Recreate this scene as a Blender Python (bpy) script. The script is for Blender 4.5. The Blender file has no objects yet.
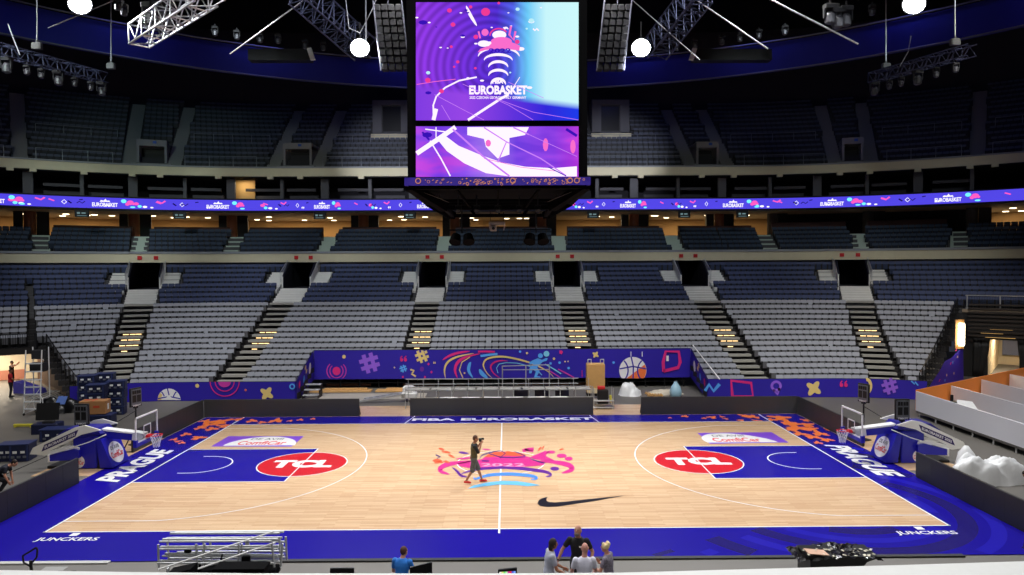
import bpy, bmesh, math, random
from mathutils import Vector, Matrix
random.seed(7)
S = bpy.context.scene
COL = S.collection
PI = math.pi
S.view_settings.view_transform = 'Standard'
S.view_settings.look = 'None'
S.view_settings.exposure = 0.0
S.view_settings.gamma = 1.0
S.view_settings.use_curve_mapping = False

# ------------------------------------------------------------ camera
CX0, CY0, CZ0 = 0.2444, -29.5175, 8.1188
YAW, PIT, ROL, FPX = 0.0084, 0.0292, -0.0044, 717.22
_f = Vector((math.sin(YAW)*math.cos(PIT), math.cos(YAW)*math.cos(PIT), -math.sin(PIT)))
_r = Vector((math.cos(YAW), -math.sin(YAW), 0))
_u = _r.cross(_f)
R_ = _r*math.cos(ROL) + _u*math.sin(ROL)
U_ = -_r*math.sin(ROL) + _u*math.cos(ROL)
F_ = _f
CP = Vector((CX0, CY0, CZ0))
cd = bpy.data.cameras.new('camera')
cam = bpy.data.objects.new('camera', cd)
COL.objects.link(cam)
cd.sensor_width = 36.0
cd.lens = 36.0*FPX/1024.0
cd.clip_end = 500
m = Matrix((R_, U_, -F_)).transposed().to_4x4()
m.translation = CP
cam.matrix_world = m
S.camera = cam

def bp(px, py, z=None, y=None, x=None):
    """the real point seen at a photo pixel, on the plane z=, y= or x="""
    d = F_ + R_*((px-512)/FPX) - U_*((py-287.5)/FPX)
    if z is not None: k = (z-CP.z)/d.z
    elif y is not None: k = (y-CP.y)/d.y
    else: k = (x-CP.x)/d.x
    return CP + d*k
def proj(p):
    d = Vector(p)-CP; z = d.dot(F_)
    return 512+FPX*d.dot(R_)/z, 287.5-FPX*d.dot(U_)/z

# ------------------------------------------------------------ materials
def lin(c): return tuple((v/12.92 if v <= .04045 else ((v+.055)/1.055)**2.4) for v in c)
def rgb(r, g, b): return lin((r/255, g/255, b/255))
MATS = {}
def mat(name, c, rough=.6, metal=0., noise=0., nscale=8., coat=0., emit=None, estr=0., bump=0., spec=None):
    if name in MATS: return MATS[name]
    m = bpy.data.materials.new(name); m.use_nodes = True
    nt = m.node_tree; b = nt.nodes['Principled BSDF']
    b.inputs['Base Color'].default_value = (*c, 1)
    b.inputs['Roughness'].default_value = rough
    b.inputs['Metallic'].default_value = metal
    if spec is not None: b.inputs['Specular IOR Level'].default_value = spec
    if coat: b.inputs['Coat Weight'].default_value = coat; b.inputs['Coat Roughness'].default_value = .12
    if emit: b.inputs['Emission Color'].default_value = (*emit, 1); b.inputs['Emission Strength'].default_value = estr
    if noise:
        tc = nt.nodes.new('ShaderNodeTexCoord'); n = nt.nodes.new('ShaderNodeTexNoise')
        n.inputs['Scale'].default_value = nscale; n.inputs['Detail'].default_value = 5
        nt.links.new(tc.outputs['Object'], n.inputs['Vector'])
        mx = nt.nodes.new('ShaderNodeMix'); mx.data_type = 'RGBA'
        mx.inputs['A'].default_value = (*[v*(1-noise) for v in c], 1)
        mx.inputs['B'].default_value = (*[min(1, v*(1+noise)) for v in c], 1)
        nt.links.new(n.outputs['Fac'], mx.inputs['Factor'])
        nt.links.new(mx.outputs['Result'], b.inputs['Base Color'])
        if bump:
            bm_ = nt.nodes.new('ShaderNodeBump'); bm_.inputs['Strength'].default_value = bump
            nt.links.new(n.outputs['Fac'], bm_.inputs['Height']); nt.links.new(bm_.outputs['Normal'], b.inputs['Normal'])
    MATS[name] = m
    return m
def emi(name, c, s=1.):
    if name in MATS: return MATS[name]
    m = bpy.data.materials.new(name); m.use_nodes = True
    nt = m.node_tree
    for n in list(nt.nodes): nt.nodes.remove(n)
    o = nt.nodes.new('ShaderNodeOutputMaterial'); e = nt.nodes.new('ShaderNodeEmission')
    e.inputs['Color'].default_value = (*c, 1); e.inputs['Strength'].default_value = s
    nt.links.new(e.outputs[0], o.inputs[0])
    MATS[name] = m
    return m

concrete = mat('floor_concrete', rgb(104,101,96), .55, noise=.12, nscale=.6)
m_cream = mat('cream_fascia', rgb(222,214,182), .7, noise=.06, nscale=2)
m_ledge = mat('grey_ledge', rgb(150,154,160), .6, noise=.1, nscale=3)
m_dark = mat('dark_structure', rgb(30,30,34), .8, noise=.2, nscale=1)
m_black = mat('black', rgb(14,14,16), .6)
m_blackshine = mat('black_gloss', rgb(12,12,14), .3)
m_vblack = mat('stage_black', rgb(5,5,7), .95, spec=.1)
m_roof = mat('roof_dark', rgb(20,20,26), .8, noise=.3, nscale=.4)
m_upper = mat('upper_concrete', rgb(92,92,94), .8, noise=.1, nscale=1)
m_stair = mat('stair_concrete', rgb(232,232,226), .8, noise=.08, nscale=3)
m_tread = mat('tread_dark', rgb(44,42,42), .8, noise=.2, nscale=3)
m_alu = mat('aisle_step_grey', rgb(170,168,160), .5, noise=.12, nscale=5)
m_steel = mat('galvanised_steel', rgb(196,198,200), .42, .55, noise=.1, nscale=6)
m_white = mat('white_paint', rgb(236,236,236), .45)
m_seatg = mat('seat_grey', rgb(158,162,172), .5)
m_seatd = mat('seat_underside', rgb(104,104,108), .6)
m_seatgap = mat('seat_gap_bracket', rgb(26,25,26), .6)  # brackets coloured near black to give the dark gaps between seats
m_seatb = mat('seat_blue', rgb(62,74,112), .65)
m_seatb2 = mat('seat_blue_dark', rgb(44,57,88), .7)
m_purple = mat('banner_purple', rgb(42,26,164), .55, noise=.05, nscale=1)
m_board = mat('led_board_off', rgb(63,64,63), .5, noise=.04, nscale=2)
m_boardedge = mat('board_edge', rgb(32,31,31), .5)
m_blue = mat('court_blue_pad', rgb(30,28,170), .4)
m_orange = mat('orange_paint', rgb(242,124,40), .6)
m_pink = mat('pink_ink', rgb(224,42,132), .5)
m_magenta = mat('magenta_ink', rgb(206,60,170), .5)
m_lilac = mat('lilac_ink', rgb(150,96,226), .5)
m_cyan = mat('cyan_ink', rgb(90,170,250), .5)
m_sky = mat('skyblue_ink', rgb(128,206,240), .5)
m_gold = mat('gold_ink', rgb(234,206,130), .5)
m_inkw = mat('white_ink', rgb(240,238,240), .45)
m_ink_p = mat('purple_ink', rgb(112,40,160), .5)
m_ink_dk = mat('dark_purple_ink', rgb(44,24,96), .5)
m_inkred = mat('red_ink', rgb(222,30,44), .4)
m_inkor = mat('orange_ink', rgb(244,120,60), .5)
m_brown = mat('brown_wood', rgb(150,92,62), .5, noise=.25, nscale=3)
m_ply = mat('plywood', rgb(206,160,98), .6, noise=.12, nscale=4)
m_beige = mat('beige_wall', rgb(205,190,165), .7, noise=.05, nscale=1)
m_card = mat('cardboard', rgb(178,128,82), .8, noise=.1, nscale=4)
m_navy = mat('navy_plastic', rgb(22,30,66), .5, noise=.15, nscale=5)
m_bag = mat('white_plastic_film', rgb(232,234,236), .35, noise=.05, nscale=6)
m_bagb = mat('pale_blue_film', rgb(165,205,225), .35, noise=.05, nscale=6)
m_red = mat('red_paint', rgb(205,26,30), .5)
m_skin = mat('skin', rgb(196,140,112), .55)
m_yellow = mat('yellow_paint', rgb(226,214,70), .5)

def glass_mat():
    m = bpy.data.materials.new('clear_glass'); m.use_nodes = True
    b = m.node_tree.nodes['Principled BSDF']
    b.inputs['Base Color'].default_value = (.94,.97,.96,1); b.inputs['Roughness'].default_value = .02
    b.inputs['Transmission Weight'].default_value = 1; b.inputs['IOR'].default_value = 1.02
    return m
m_glass = glass_mat()

def parquet():
    m = bpy.data.materials.new('maple_parquet'); m.use_nodes = True
    nt = m.node_tree; b = nt.nodes['Principled BSDF']; L = nt.links
    tc = nt.nodes.new('ShaderNodeTexCoord')
    br = nt.nodes.new('ShaderNodeTexBrick'); br.inputs['Scale'].default_value = 1
    br.inputs['Brick Width'].default_value = 1.3; br.inputs['Row Height'].default_value = .09
    br.inputs['Mortar Size'].default_value = .0035; br.inputs['Bias'].default_value = 0
    br.inputs['Color1'].default_value = (*rgb(234,202,164),1); br.inputs['Color2'].default_value = (*rgb(214,177,138),1)
    br.inputs['Mortar'].default_value = (*rgb(186,146,104),1)
    br.offset = .37
    mp = nt.nodes.new('ShaderNodeMapping'); mp.inputs['Scale'].default_value = (.5, 9, 1)
    n = nt.nodes.new('ShaderNodeTexNoise'); n.inputs['Scale'].default_value = 1.2; n.inputs['Detail'].default_value = 6
    L.new(tc.outputs['Object'], br.inputs['Vector']); L.new(tc.outputs['Object'], mp.inputs['Vector']); L.new(mp.outputs[0], n.inputs['Vector'])
    mx = nt.nodes.new('ShaderNodeMix'); mx.data_type='RGBA'; mx.blend_type='MULTIPLY'
    mx.inputs['Factor'].default_value = .55
    cr = nt.nodes.new('ShaderNodeValToRGB'); cr.color_ramp.elements[0].position=.3; cr.color_ramp.elements[1].position=.75
    cr.color_ramp.elements[0].color=(.74,.68,.62,1); cr.color_ramp.elements[1].color=(1,1,1,1)
    L.new(n.outputs['Fac'], cr.inputs[0]); L.new(br.outputs['Color'], mx.inputs['A']); L.new(cr.outputs[0], mx.inputs['B'])
    L.new(mx.outputs['Result'], b.inputs['Base Color'])
    b.inputs['Roughness'].default_value = .2
    b.inputs['Specular IOR Level'].default_value = .4
    return m
m_wood = parquet()
def apron_mat():
    m = mat('court_blue_lacquer', rgb(24,12,146), .24, spec=.3)
    return m
m_apron = apron_mat()
m_aprond = mat('court_dark_blue_lacquer', rgb(29,20,108), .22)
m_apronb = mat('court_bright_blue_lacquer', rgb(32,24,170), .22)
m_line = mat('court_white_line', rgb(240,240,240), .3)
m_crt_or = mat('court_orange_paint', rgb(244,124,56), .35)
m_crt_red = mat('court_red_paint', rgb(200,20,32), .3)
m_crt_blk = mat('court_black_paint', rgb(18,16,26), .3)

# ------------------------------------------------------------ mesh builder
LZ=[0]
class MB:
    def __init__(s): s.v=[]; s.f=[]; s.mi=[]; s.ms=[]; s.cur=0
    def use(s, m):
        if m not in s.ms: s.ms.append(m)
        s.cur = s.ms.index(m); LZ[0]+=1; return s
    def add(s, vs, fs):
        o = len(s.v); s.v += [tuple(p) for p in vs]
        for f in fs: s.f.append(tuple(o+i for i in f)); s.mi.append(s.cur)
        return s
    def box(s, c, d, rz=0., mtx=None):
        x,y,z = d[0]/2, d[1]/2, d[2]/2
        P = [Vector((a,b,e)) for a in (-x,x) for b in (-y,y) for e in (-z,z)]
        if mtx is not None: P = [mtx @ p for p in P]
        elif rz: R = Matrix.Rotation(rz,3,'Z'); P = [R@p for p in P]
        c = Vector(c); P = [p+c for p in P]
        return s.add(P, [(0,1,3,2),(4,6,7,5),(0,4,5,1),(2,3,7,6),(0,2,6,4),(1,5,7,3)])
    def cbox(s, c, d, ch=.02, rz=0.):
        """box with chamfered vertical and top edges"""
        x,y,z = d[0]/2,d[1]/2,d[2]/2; ch=min(ch,x*.9,y*.9,z*.9)
        def ring(ix,iy,zz):
            a,b=x-ix,y-iy; k=ch
            return [(-a+k,-b,zz),(a-k,-b,zz),(a,-b+k,zz),(a,b-k,zz),(a-k,b,zz),(-a+k,b,zz),(-a,b-k,zz),(-a,-b+k,zz)]
        P = ring(0,0,-z)+ring(0,0,z-ch)+ring(ch*.7,ch*.7,z)
        R = Matrix.Rotation(rz,3,'Z'); c=Vector(c)
        P=[R@Vector(p)+c for p in P]
        F=[tuple(range(7,-1,-1)), tuple(range(16,24))]
        for k in range(2):
            for i in range(8):
                j=(i+1)%8; F.append((k*8+i,k*8+j,k*8+8+j,k*8+8+i))
        return s.add(P,F)
    def tube(s, p, q, r, n=8, r2=None, cap=True):
        p=Vector(p); q=Vector(q); r2 = r if r2 is None else r2
        d=(q-p)
        if d.length<1e-7: return s
        d.normalize()
        a = d.orthogonal().normalized(); b = d.cross(a)
        P=[]; 
        for c,rr in ((p,r),(q,r2)):
            for i in range(n):
                t=2*PI*i/n; P.append(c+(a*math.cos(t)+b*math.sin(t))*rr)
        F=[(i,(i+1)%n,n+(i+1)%n,n+i) for i in range(n)]
        if cap: F += [tuple(range(n-1,-1,-1)), tuple(range(n,2*n))]
        return s.add(P,F)
    def path(s, pts, r, n=6):
        for a,b in zip(pts,pts[1:]): s.tube(a,b,r,n)
        return s
    def bar(s, p, q, w, h, up=(0,0,1)):
        p=Vector(p); q=Vector(q); d=(q-p).normalized(); u=Vector(up)
        a=d.cross(u)
        if a.length<1e-4: a=d.orthogonal()
        a.normalize(); b=a.cross(d).normalized()
        P=[]
        for c in (p,q):
            for sa,sb in ((-1,-1),(1,-1),(1,1),(-1,1)): P.append(c+a*sa*w/2+b*sb*h/2)
        return s.add(P,[(3,2,1,0),(4,5,6,7),(0,1,5,4),(1,2,6,5),(2,3,7,6),(3,0,4,7)])
    def ball(s, c, r, nu=10, nv=7, sc=(1,1,1), mtx=None):
        P=[]; c=Vector(c)
        for j in range(1,nv):
            th=PI*j/nv
            for i in range(nu):
                ph=2*PI*i/nu
                P.append(Vector((r*sc[0]*math.sin(th)*math.cos(ph), r*sc[1]*math.sin(th)*math.sin(ph), r*sc[2]*math.cos(th))))
        P += [Vector((0,0,r*sc[2])), Vector((0,0,-r*sc[2]))]
        if mtx is not None: P=[mtx@p for p in P]
        P=[p+c for p in P]
        F=[]
        for j in range(nv-2):
            for i in range(nu):
                k=(i+1)%nu; F.append((j*nu+i,(j+1)*nu+i,(j+1)*nu+k,j*nu+k))
        t=len(P)-2
        for i in range(nu):
            k=(i+1)%nu; F.append((t,i,k)); F.append((t+1,(nv-2)*nu+k,(nv-2)*nu+i))
        return s.add(P,F)
    def lathe(s, c, prof, n=16):
        c=Vector(c); P=[]
        for r,z in prof:
            for i in range(n):
                t=2*PI*i/n; P.append(c+Vector((r*math.cos(t),r*math.sin(t),z)))
        F=[]
        for j in range(len(prof)-1):
            for i in range(n):
                k=(i+1)%n; F.append((j*n+i,j*n+k,(j+1)*n+k,(j+1)*n+i))
        F.append(tuple(range(n-1,-1,-1))); F.append(tuple((len(prof)-1)*n+i for i in range(n)))
        return s.add(P,F)
    def prism(s, pts, vec):
        n=len(pts); v=Vector(vec); P=[Vector(p) for p in pts]; P+= [p+v for p in P]
        F=[tuple(range(n-1,-1,-1)),tuple(range(n,2*n))]+[(i,(i+1)%n,n+(i+1)%n,n+i) for i in range(n)]
        return s.add(P,F)
    def poly(s, pts): return s.add(pts,[tuple(range(len(pts)))])
    def build(s, name, m=None, parent=None, loc=None, smooth=False):
        me = bpy.data.meshes.new(name)
        me.from_pydata(s.v, [], s.f); 
        ms = s.ms if s.ms else [m]
        for x in ms: me.materials.append(x)
        if len(ms)>1: me.polygons.foreach_set('material_index', s.mi)
        if smooth: me.polygons.foreach_set('use_smooth', [True]*len(me.polygons))
        me.update()
        o = bpy.data.objects.new(name, me); COL.objects.link(o)
        if parent is not None: o.parent = parent
        if loc is not None: o.location = loc
        return o

def tag(o, label=None, cat=None, group=None, kind=None):
    if label: o['label']=label
    if cat: o['category']=cat
    if group: o['group']=group
    if kind: o['kind']=kind
    return o
def thing(name, label, cat, loc=(0,0,0), rz=0., group=None):
    o = bpy.data.objects.new(name, None); COL.objects.link(o)
    o.location=loc; o.rotation_euler=(0,0,rz); o.empty_display_size=.2
    return tag(o,label,cat,group)
def dup(root, loc=None, rz=None, label=None, group=None):
    r=root.copy(); COL.objects.link(r)
    if loc is not None: r.location=loc
    if rz is not None: r.rotation_euler=(0,0,rz)
    if label: r['label']=label
    if group: r['group']=group
    for ch in list(root.children):
        c=ch.copy(); COL.objects.link(c); c.parent=r
        for g in list(ch.children):
            d=g.copy(); COL.objects.link(d); d.parent=c
    return r
def structure(name, mb, m=None, smooth=False):
    return tag(mb.build(name, m, smooth=smooth), kind='structure')
ORD=['first','second','third','fourth','fifth','sixth','seventh','eighth','ninth','tenth','eleventh','twelfth']

# ---- lettering: 2D triangles from the built-in font
_txt={}
def text2d(st, bold=.0):
    if (st,bold) in _txt: return _txt[(st,bold)]
    cu=bpy.data.curves.new('t','FONT'); cu.body=st; cu.offset=bold; cu.resolution_u=3
    cu.align_x='CENTER'; cu.align_y='CENTER'; cu.fill_mode='FRONT'
    o=bpy.data.objects.new('t',cu); COL.objects.link(o)
    dg=bpy.context.evaluated_depsgraph_get(); me=bpy.data.meshes.new_from_object(o.evaluated_get(dg))
    vs=[(v.co.x,v.co.y) for v in me.vertices]; fs=[tuple(p.vertices) for p in me.polygons]
    bpy.data.objects.remove(o); bpy.data.curves.remove(cu); bpy.data.meshes.remove(me)
    xs=[v[0] for v in vs]; ys=[v[1] for v in vs]
    x0,x1,y0,y1=min(xs),max(xs),min(ys),max(ys)
    vs=[((x-(x0+x1)/2)/(x1-x0), (y-(y0+y1)/2)/(y1-y0)) for x,y in vs]
    _txt[(st,bold)]=(vs,fs); return vs,fs
def put_text(mb, st, fn, bold=.0):
    """fn maps (u,v) in [-.5,.5]^2 to 3D"""
    vs,fs=text2d(st,bold); mb.add([fn(u,v) for u,v in vs], fs)

# ---- 2D motif shapes, drawn through f(x,y) -> 3D point
def ell(f, cx, cy, rx, ry=None, n=28, a0=0, a1=2*PI):
    ry = rx if ry is None else ry
    return [f(cx+rx*math.cos(a0+(a1-a0)*i/n), cy+ry*math.sin(a0+(a1-a0)*i/n)) for i in range(n if abs(a1-a0)>6.28 else n+1)]
def disc(mb, f, cx, cy, rx, ry=None, n=28): mb.poly(ell(f,cx,cy,rx,ry,n))
def arc(mb, f, cx, cy, rx, ry, w, a0=0, a1=360, n=32, taper=False):
    P=[]
    for i in range(n+1):
        t=math.radians(a0+(a1-a0)*i/n); k=i/n
        ww=w*(math.sin(PI*min(1,max(0,k)))**.6 if taper else 1)/2+1e-5
        s_=ww/max(rx,ry)
        P.append(f(cx+(rx-ww)*math.cos(t), cy+(ry-ww)*math.sin(t)))
        P.append(f(cx+(rx+ww)*math.cos(t), cy+(ry+ww)*math.sin(t)))
    mb.add(P,[(2*i,2*i+1,2*i+3,2*i+2) for i in range(n)])
def smooth_pts(pts,k=4):
    n=len(pts); out=[]
    for i in range(n-1):
        p0=pts[max(0,i-1)]; p1=pts[i]; p2=pts[i+1]; p3=pts[min(n-1,i+2)]
        for j in range(k):
            t=j/k; out.append(tuple(.5*(2*p1[q]+(p2[q]-p0[q])*t+(2*p0[q]-5*p1[q]+4*p2[q]-p3[q])*t*t+(3*p1[q]-p0[q]-3*p2[q]+p3[q])*t**3) for q in (0,1)))
    return out+[pts[-1]]
def stroke(mb, f, pts, w, taper=0):
    if taper and len(pts)>2: pts=smooth_pts(pts)
    n=len(pts); P=[]
    for i,(x,y) in enumerate(pts):
        a=pts[max(0,i-1)]; b=pts[min(n-1,i+1)]
        dx,dy=b[0]-a[0],b[1]-a[1]; l=math.hypot(dx,dy) or 1
        ww=w/2
        if taper: ww*= max(.08, math.sin(PI*(i+.3)/(n-.4))**.7)
        P.append(f(x-dy/l*ww,y+dx/l*ww)); P.append(f(x+dy/l*ww,y-dx/l*ww))
    mb.add(P,[(2*i,2*i+1,2*i+3,2*i+2) for i in range(n-1)])
def shape(mb, f, pts): mb.poly([f(x,y) for x,y in pts])
def hashm(mb, f, cx, cy, s, rot=-.25):
    c,sn=math.cos(rot),math.sin(rot)
    def g(x,y): return (cx+s*(x*c-y*sn), cy+s*(x*sn+y*c))
    for d in (-.3,.3):
        stroke(mb,f,[g(d,-.8),g(d,.8)],s*.34); 
    for d in (-.3,.3):
        for a,b in ((-.8,-.47),(-.13,.13),(.47,.8)): stroke(mb,f,[g(a,d),g(b,d)],s*.34)
def plusblob(mb, f, cx, cy, s, rot=.5):
    pts=[]
    for i in range(48):
        t=2*PI*i/48; r=s*(.74+.24*math.cos(4*(t-rot)))
        pts.append((cx+r*math.cos(t),cy+r*math.sin(t)))
    shape(mb,f,pts)
def quote(mb, f, cx, cy, s):
    for d in (-.45,.45):
        disc(mb,f,cx+d*s,cy+.1*s,.36*s,.4*s,14)
        stroke(mb,f,[(cx+d*s-.24*s,cy+.1*s),(cx+d*s-.2*s,cy-.35*s),(cx+d*s+.15*s,cy-.75*s)],.26*s)
def zig(mb, f, cx, cy, s, w=.3):
    stroke(mb,f,[(cx-s,cy-.3*s),(cx-.35*s,cy+.35*s),(cx+.3*s,cy-.35*s),(cx+s,cy+.4*s)],w*s)
def basketball(mb, f, cx, cy, r, base, col1, col2, half=False):
    f_=f; f=lambda x,y: f_(x,2*cy-y)
    mb.use(col1); pts=ell(f,cx,cy,r,r,36)
    if half: mb.poly([f(cx+r*math.cos(PI*i/24), cy+r*math.sin(PI*i/24)) for i in range(25)])
    else: mb.poly(pts)
    if not half:
        mb.use(col2); mb.poly([f(cx+r*.98*math.cos(-PI*.65+PI*.8*i/20), cy+r*.98*math.sin(-PI*.65+PI*.8*i/20)) for i in range(21)])
    if half: mb.use(col2); mb.poly([f(cx,cy)]+[f(cx+r*.98*math.cos(PI*(.78+.22*i/8)), cy+r*.98*math.sin(PI*(.78+.22*i/8))) for i in range(9)])
    mb.use(base)
    w=r*.1
    arc(mb,f,cx-r*1.35,cy,r,r,w,-46 if not half else 0,46)
    arc(mb,f,cx+r*1.35,cy,r,r,w,134,226 if not half else 180)
    stroke(mb,f,[(cx-r*.97,cy+.12*r),(cx,cy+.3*r),(cx+r*.97,cy+.12*r)],w)
    stroke(mb,f,[(cx-r*.12,cy+r),(cx+.04*r,cy+.3*r),(cx+.02*r,cy-(r if not half else 0))],w)
# ============================================================ THE COURT
ZC = -.02     # concrete level; the parquet's top is z = 0
fl = MB(); fl.box((0,-1,ZC-.1),(96,76,.2)); structure('floor', fl, concrete)

court = thing('parquet_court','maple basketball court with blue border, red circles and printed centre emblem','basketball court',(0,0,0))
w = MB()
w.box((0,0,ZC/2),(32.2,19.0,.02)); w.box((0,10.9,ZC/2),(20,2.8,.02))
for sx in (-1,1): w.box((sx*17.25,1.55,ZC/2),(2.3,6.1,.02))
w.build('parquet', m_wood, court)
def fc(x,y): return (x,y,.001+.0006*LZ[0])
def rect(mb,x0,y0,x1,y1): mb.poly([fc(x0,y0),fc(x1,y0),fc(x1,y1),fc(x0,y1)])
LZ[0]=0
a = MB().use(m_apron)
YA=9.35; XA=16.08; YN=-9.78
rect(a,-XA,7.5,XA,YA); rect(a,-XA,YN,XA,-7.5); rect(a,-XA,-7.5,-14,7.5); rect(a,14,-7.5,XA,7.5)
# swirling bands printed in the near right corner and along the near edge
def clip_arc(mb,cx,cy,r,w,a0,a1,n=44):
    """a printed band, kept to the blue border around the court"""
    for i in range(n):
        ts=[math.radians(a0+(a1-a0)*k/n) for k in (i,i+1)]
        q=[(cx+rr*math.cos(t),cy+rr*math.sin(t)) for t in ts for rr in (r-w/2,r+w/2)]
        if all(abs(x)<=XA and YN<=y<=YA and not(abs(x)<14.03 and abs(y)<7.53) for x,y in q):
            mb.poly([fc(*q[0]),fc(*q[1]),fc(*q[3]),fc(*q[2])])
a.use(m_aprond)
for r,wd in ((2.4,.5),(3.9,.55),(5.6,.6),(7.6,.7),(9.8,.5)): clip_arc(a,11.2,-5.6,r,wd,-150,60,260)
a.use(m_apronb)
for r,wd in ((3.1,.35),(4.7,.4),(6.5,.45),(8.7,.4)): clip_arc(a,11.2,-5.6,r,wd,-145,60,260)
a.build('blue_border', m_apron, court)
# keys
for sx in (-1,1):
    LZ[0]=0; k_=MB().use(m_apron); x0,x1=sorted((sx*14,sx*8.2)); rect(k_,x0,-2.45,x1,2.45); k_.build('key_area', m_apron, court)
for sx in (-1,1):
    LZ[0]=3; r_=MB().use(m_line); arc(r_,fc,sx*8.2,0,1.8,1.8,.05,0,360,48)
    r_.use(m_crt_red); disc(r_,fc,sx*8.2,0,1.76,1.76,48); r_.build('red_circle', None, court)
LZ[0]=6
l=MB().use(m_line); W=.05
def seg(x0,y0,x1,y1,w=W): stroke(l,fc,[(x0,y0),(x1,y1)],w)
for sy in (-1,1): rect(l,-14.05,sy*7.525-.03,14.05,sy*7.525+.03)
for sx in (-1,1): rect(l,sx*14.0-.035,-7.55,sx*14.0+.035,9.3)
l.use(m_line)
seg(0,-7.9,0,7.5,.06)
for sx in (-1,1):
    seg(sx*14,-2.45,sx*8.2,-2.45); seg(sx*14,2.45,sx*8.2,2.45); seg(sx*8.2,-2.45,sx*8.2,2.45)
    bx=sx*12.425; tt=math.degrees(math.asin(6.6/6.75))
    seg(sx*14,6.6,bx-sx*6.75*math.cos(math.radians(tt)),6.6,.05); seg(sx*14,-6.6,bx-sx*6.75*math.cos(math.radians(tt)),-6.6,.05)
    if sx<0: arc(l,fc,bx,0,6.75,6.75,.05,-tt,tt,60)
    else: arc(l,fc,bx,0,6.75,6.75,.05,180-tt,180+tt,60)
    arc(l,fc,bx,0,1.25,1.25,.05,(-90 if sx<0 else 90),(90 if sx<0 else 270),30)
    seg(bx,1.25,sx*12.8,1.25); seg(bx,-1.25,sx*12.8,-1.25)
arc(l,fc,0,0,1.8,1.8,.05,0,360,60)
seg(-5.05,7.55,-4.75,9.3); seg(5.05,7.55,4.75,9.3)
l.build('line_marking', None, court)
# printed lettering
def ft(cx,cy,sx,sy,shear=0,rot=0):
    c,s=math.cos(rot),math.sin(rot)
    def g(u,v):
        x=u*sx+v*shear; y=v*sy
        return fc(cx+x*c-y*s, cy+x*s+y*c)
    return g
def word(st,fn,bold,rc=None):
    LZ[0]=6; t=MB().use(m_line); put_text(t,st,fn,bold)
    if rc: rect(t,*rc)
    t.build('lettering', None, court)
word('FIBA EUROBASKET',ft(.06,8.45,9.65,.62),.04)
for sx in (-1,1):
    word('PRAGUE',ft(sx*15.05,0.1,4.7,1.0,.25,-sx*PI/2),.045)
    word('JUNCKERS',ft(sx*12.95+.0,-8.15,1.85,.34,.0),.02,(sx*12.95-.12,-7.86,sx*12.95+.12,-7.62))
    word('TCL',ft(sx*8.2,0,2.55,1.12),.06)
# sponsor patches
LZ[0]=2
for sx in (-1,1):
    LZ[0]=2; q=MB().use(mat('court_purple_paint', rgb(126,72,208), .3))
    if sx<0: P=[bp(211,446.6,z=0),bp(291.5,446.6,z=0),bp(304,436.2,z=0),bp(228.5,436.2,z=0)]
    else: P=[bp(709.8,443.8,z=0),bp(789,442.6,z=0),bp(771.5,432.2,z=0),bp(697.5,433.0,z=0)]
    q.poly([fc(p.x,p.y) for p in P])
    q.use(m_line)
    c0=bp(254.5,446.2,z=0) if sx<0 else bp(746,443,z=0)
    top=bp(254.5,437.4,z=0) if sx<0 else bp(742,433.8,z=0)
    h=top.y-c0.y; wd=36*( -CY0+c0.y)/FPX
    cx=c0.x+(.15 if sx<0 else -.1)
    q.poly([fc(cx+wd*math.cos(PI*i/30)-(.0 if sx<0 else .5)*math.sin(PI*i/30), c0.y+.12+h*math.sin(PI*i/30)) for i in range(31)])
    q.use(m_inkred); put_text(q,'ComfiCar',ft(cx-(.0 if sx<0 else .15),c0.y+.12+h*.28,2.2,h*.42),.02)
    q.use(mat('court_grey_paint', rgb(90,90,90), .3)); put_text(q,'DE AVIII',ft(cx-(.0 if sx<0 else .3),c0.y+.12+h*.72,1.5,h*.22),.01)
    q.build('sponsor_patch', None, court)
# centre emblem, traced on the floor
LZ[0]=9
def cc(x,y):
    p=bp(420+x/6.3875, 430+y/6.3875, z=0); return fc(p.x,p.y)
e=MB()
K_sky=mat('court_skyblue_paint', rgb(108,188,232), .3); K_bl=mat('court_midblue_paint', rgb(78,140,232), .3)
K_mag=mat('court_magenta_paint', rgb(208,48,134), .3); K_pur=mat('court_purple_dark_paint', rgb(98,32,142), .3)
K_or=mat('court_orange_red_paint', rgb(228,92,58), .3); K_dk=mat('court_ink_paint', rgb(58,26,110), .3); K_lp=mat('court_pale_pink_paint', rgb(244,170,200), .3)
e.use(K_pur)
stroke(e,cc,[(205,240),(235,262),(262,292),(300,300)],16,1)
stroke(e,cc,[(255,285),(300,268),(380,250),(520,240),(640,246),(740,258),(800,268),(836,284),(820,298),(800,296)],20,1)
disc(e,cc,860,248,28,12)
stroke(e,cc,[(248,142),(275,146),(310,150)],14,1)
e.use(K_mag)
stroke(e,cc,[(188,284),(140,268),(128,248),(170,222),(240,210),(330,198)],30,1)
stroke(e,cc,[(905,276),(955,262),(972,244),(940,222),(860,206),(760,200)],32,1)
shape(e,cc,[(240,215),(330,196),(390,190),(420,168),(520,160),(640,158),(700,175),(720,196),(800,206),(790,225),(720,232),(640,238),(520,232),(400,240),(330,246),(250,232)])
shape(e,cc,[(700,176),(740,158),(800,134),(825,140),(800,165),(860,196),(800,196),(740,190)])
stroke(e,cc,[(655,134),(690,124),(726,122)],20); stroke(e,cc,[(670,124),(700,134),(724,136)],12)
stroke(e,cc,[(400,124),(445,126)],12,1); stroke(e,cc,[(230,186),(290,182),(330,176)],12,1)
disc(e,cc,905,165,32,13); disc(e,cc,950,184,26,12); disc(e,cc,838,142,26,9)
e.use(K_or)
shape(e,cc,[(410,176),(430,158),(480,142),(560,136),(640,146),(676,160),(640,168),(560,166),(480,172)])
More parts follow.
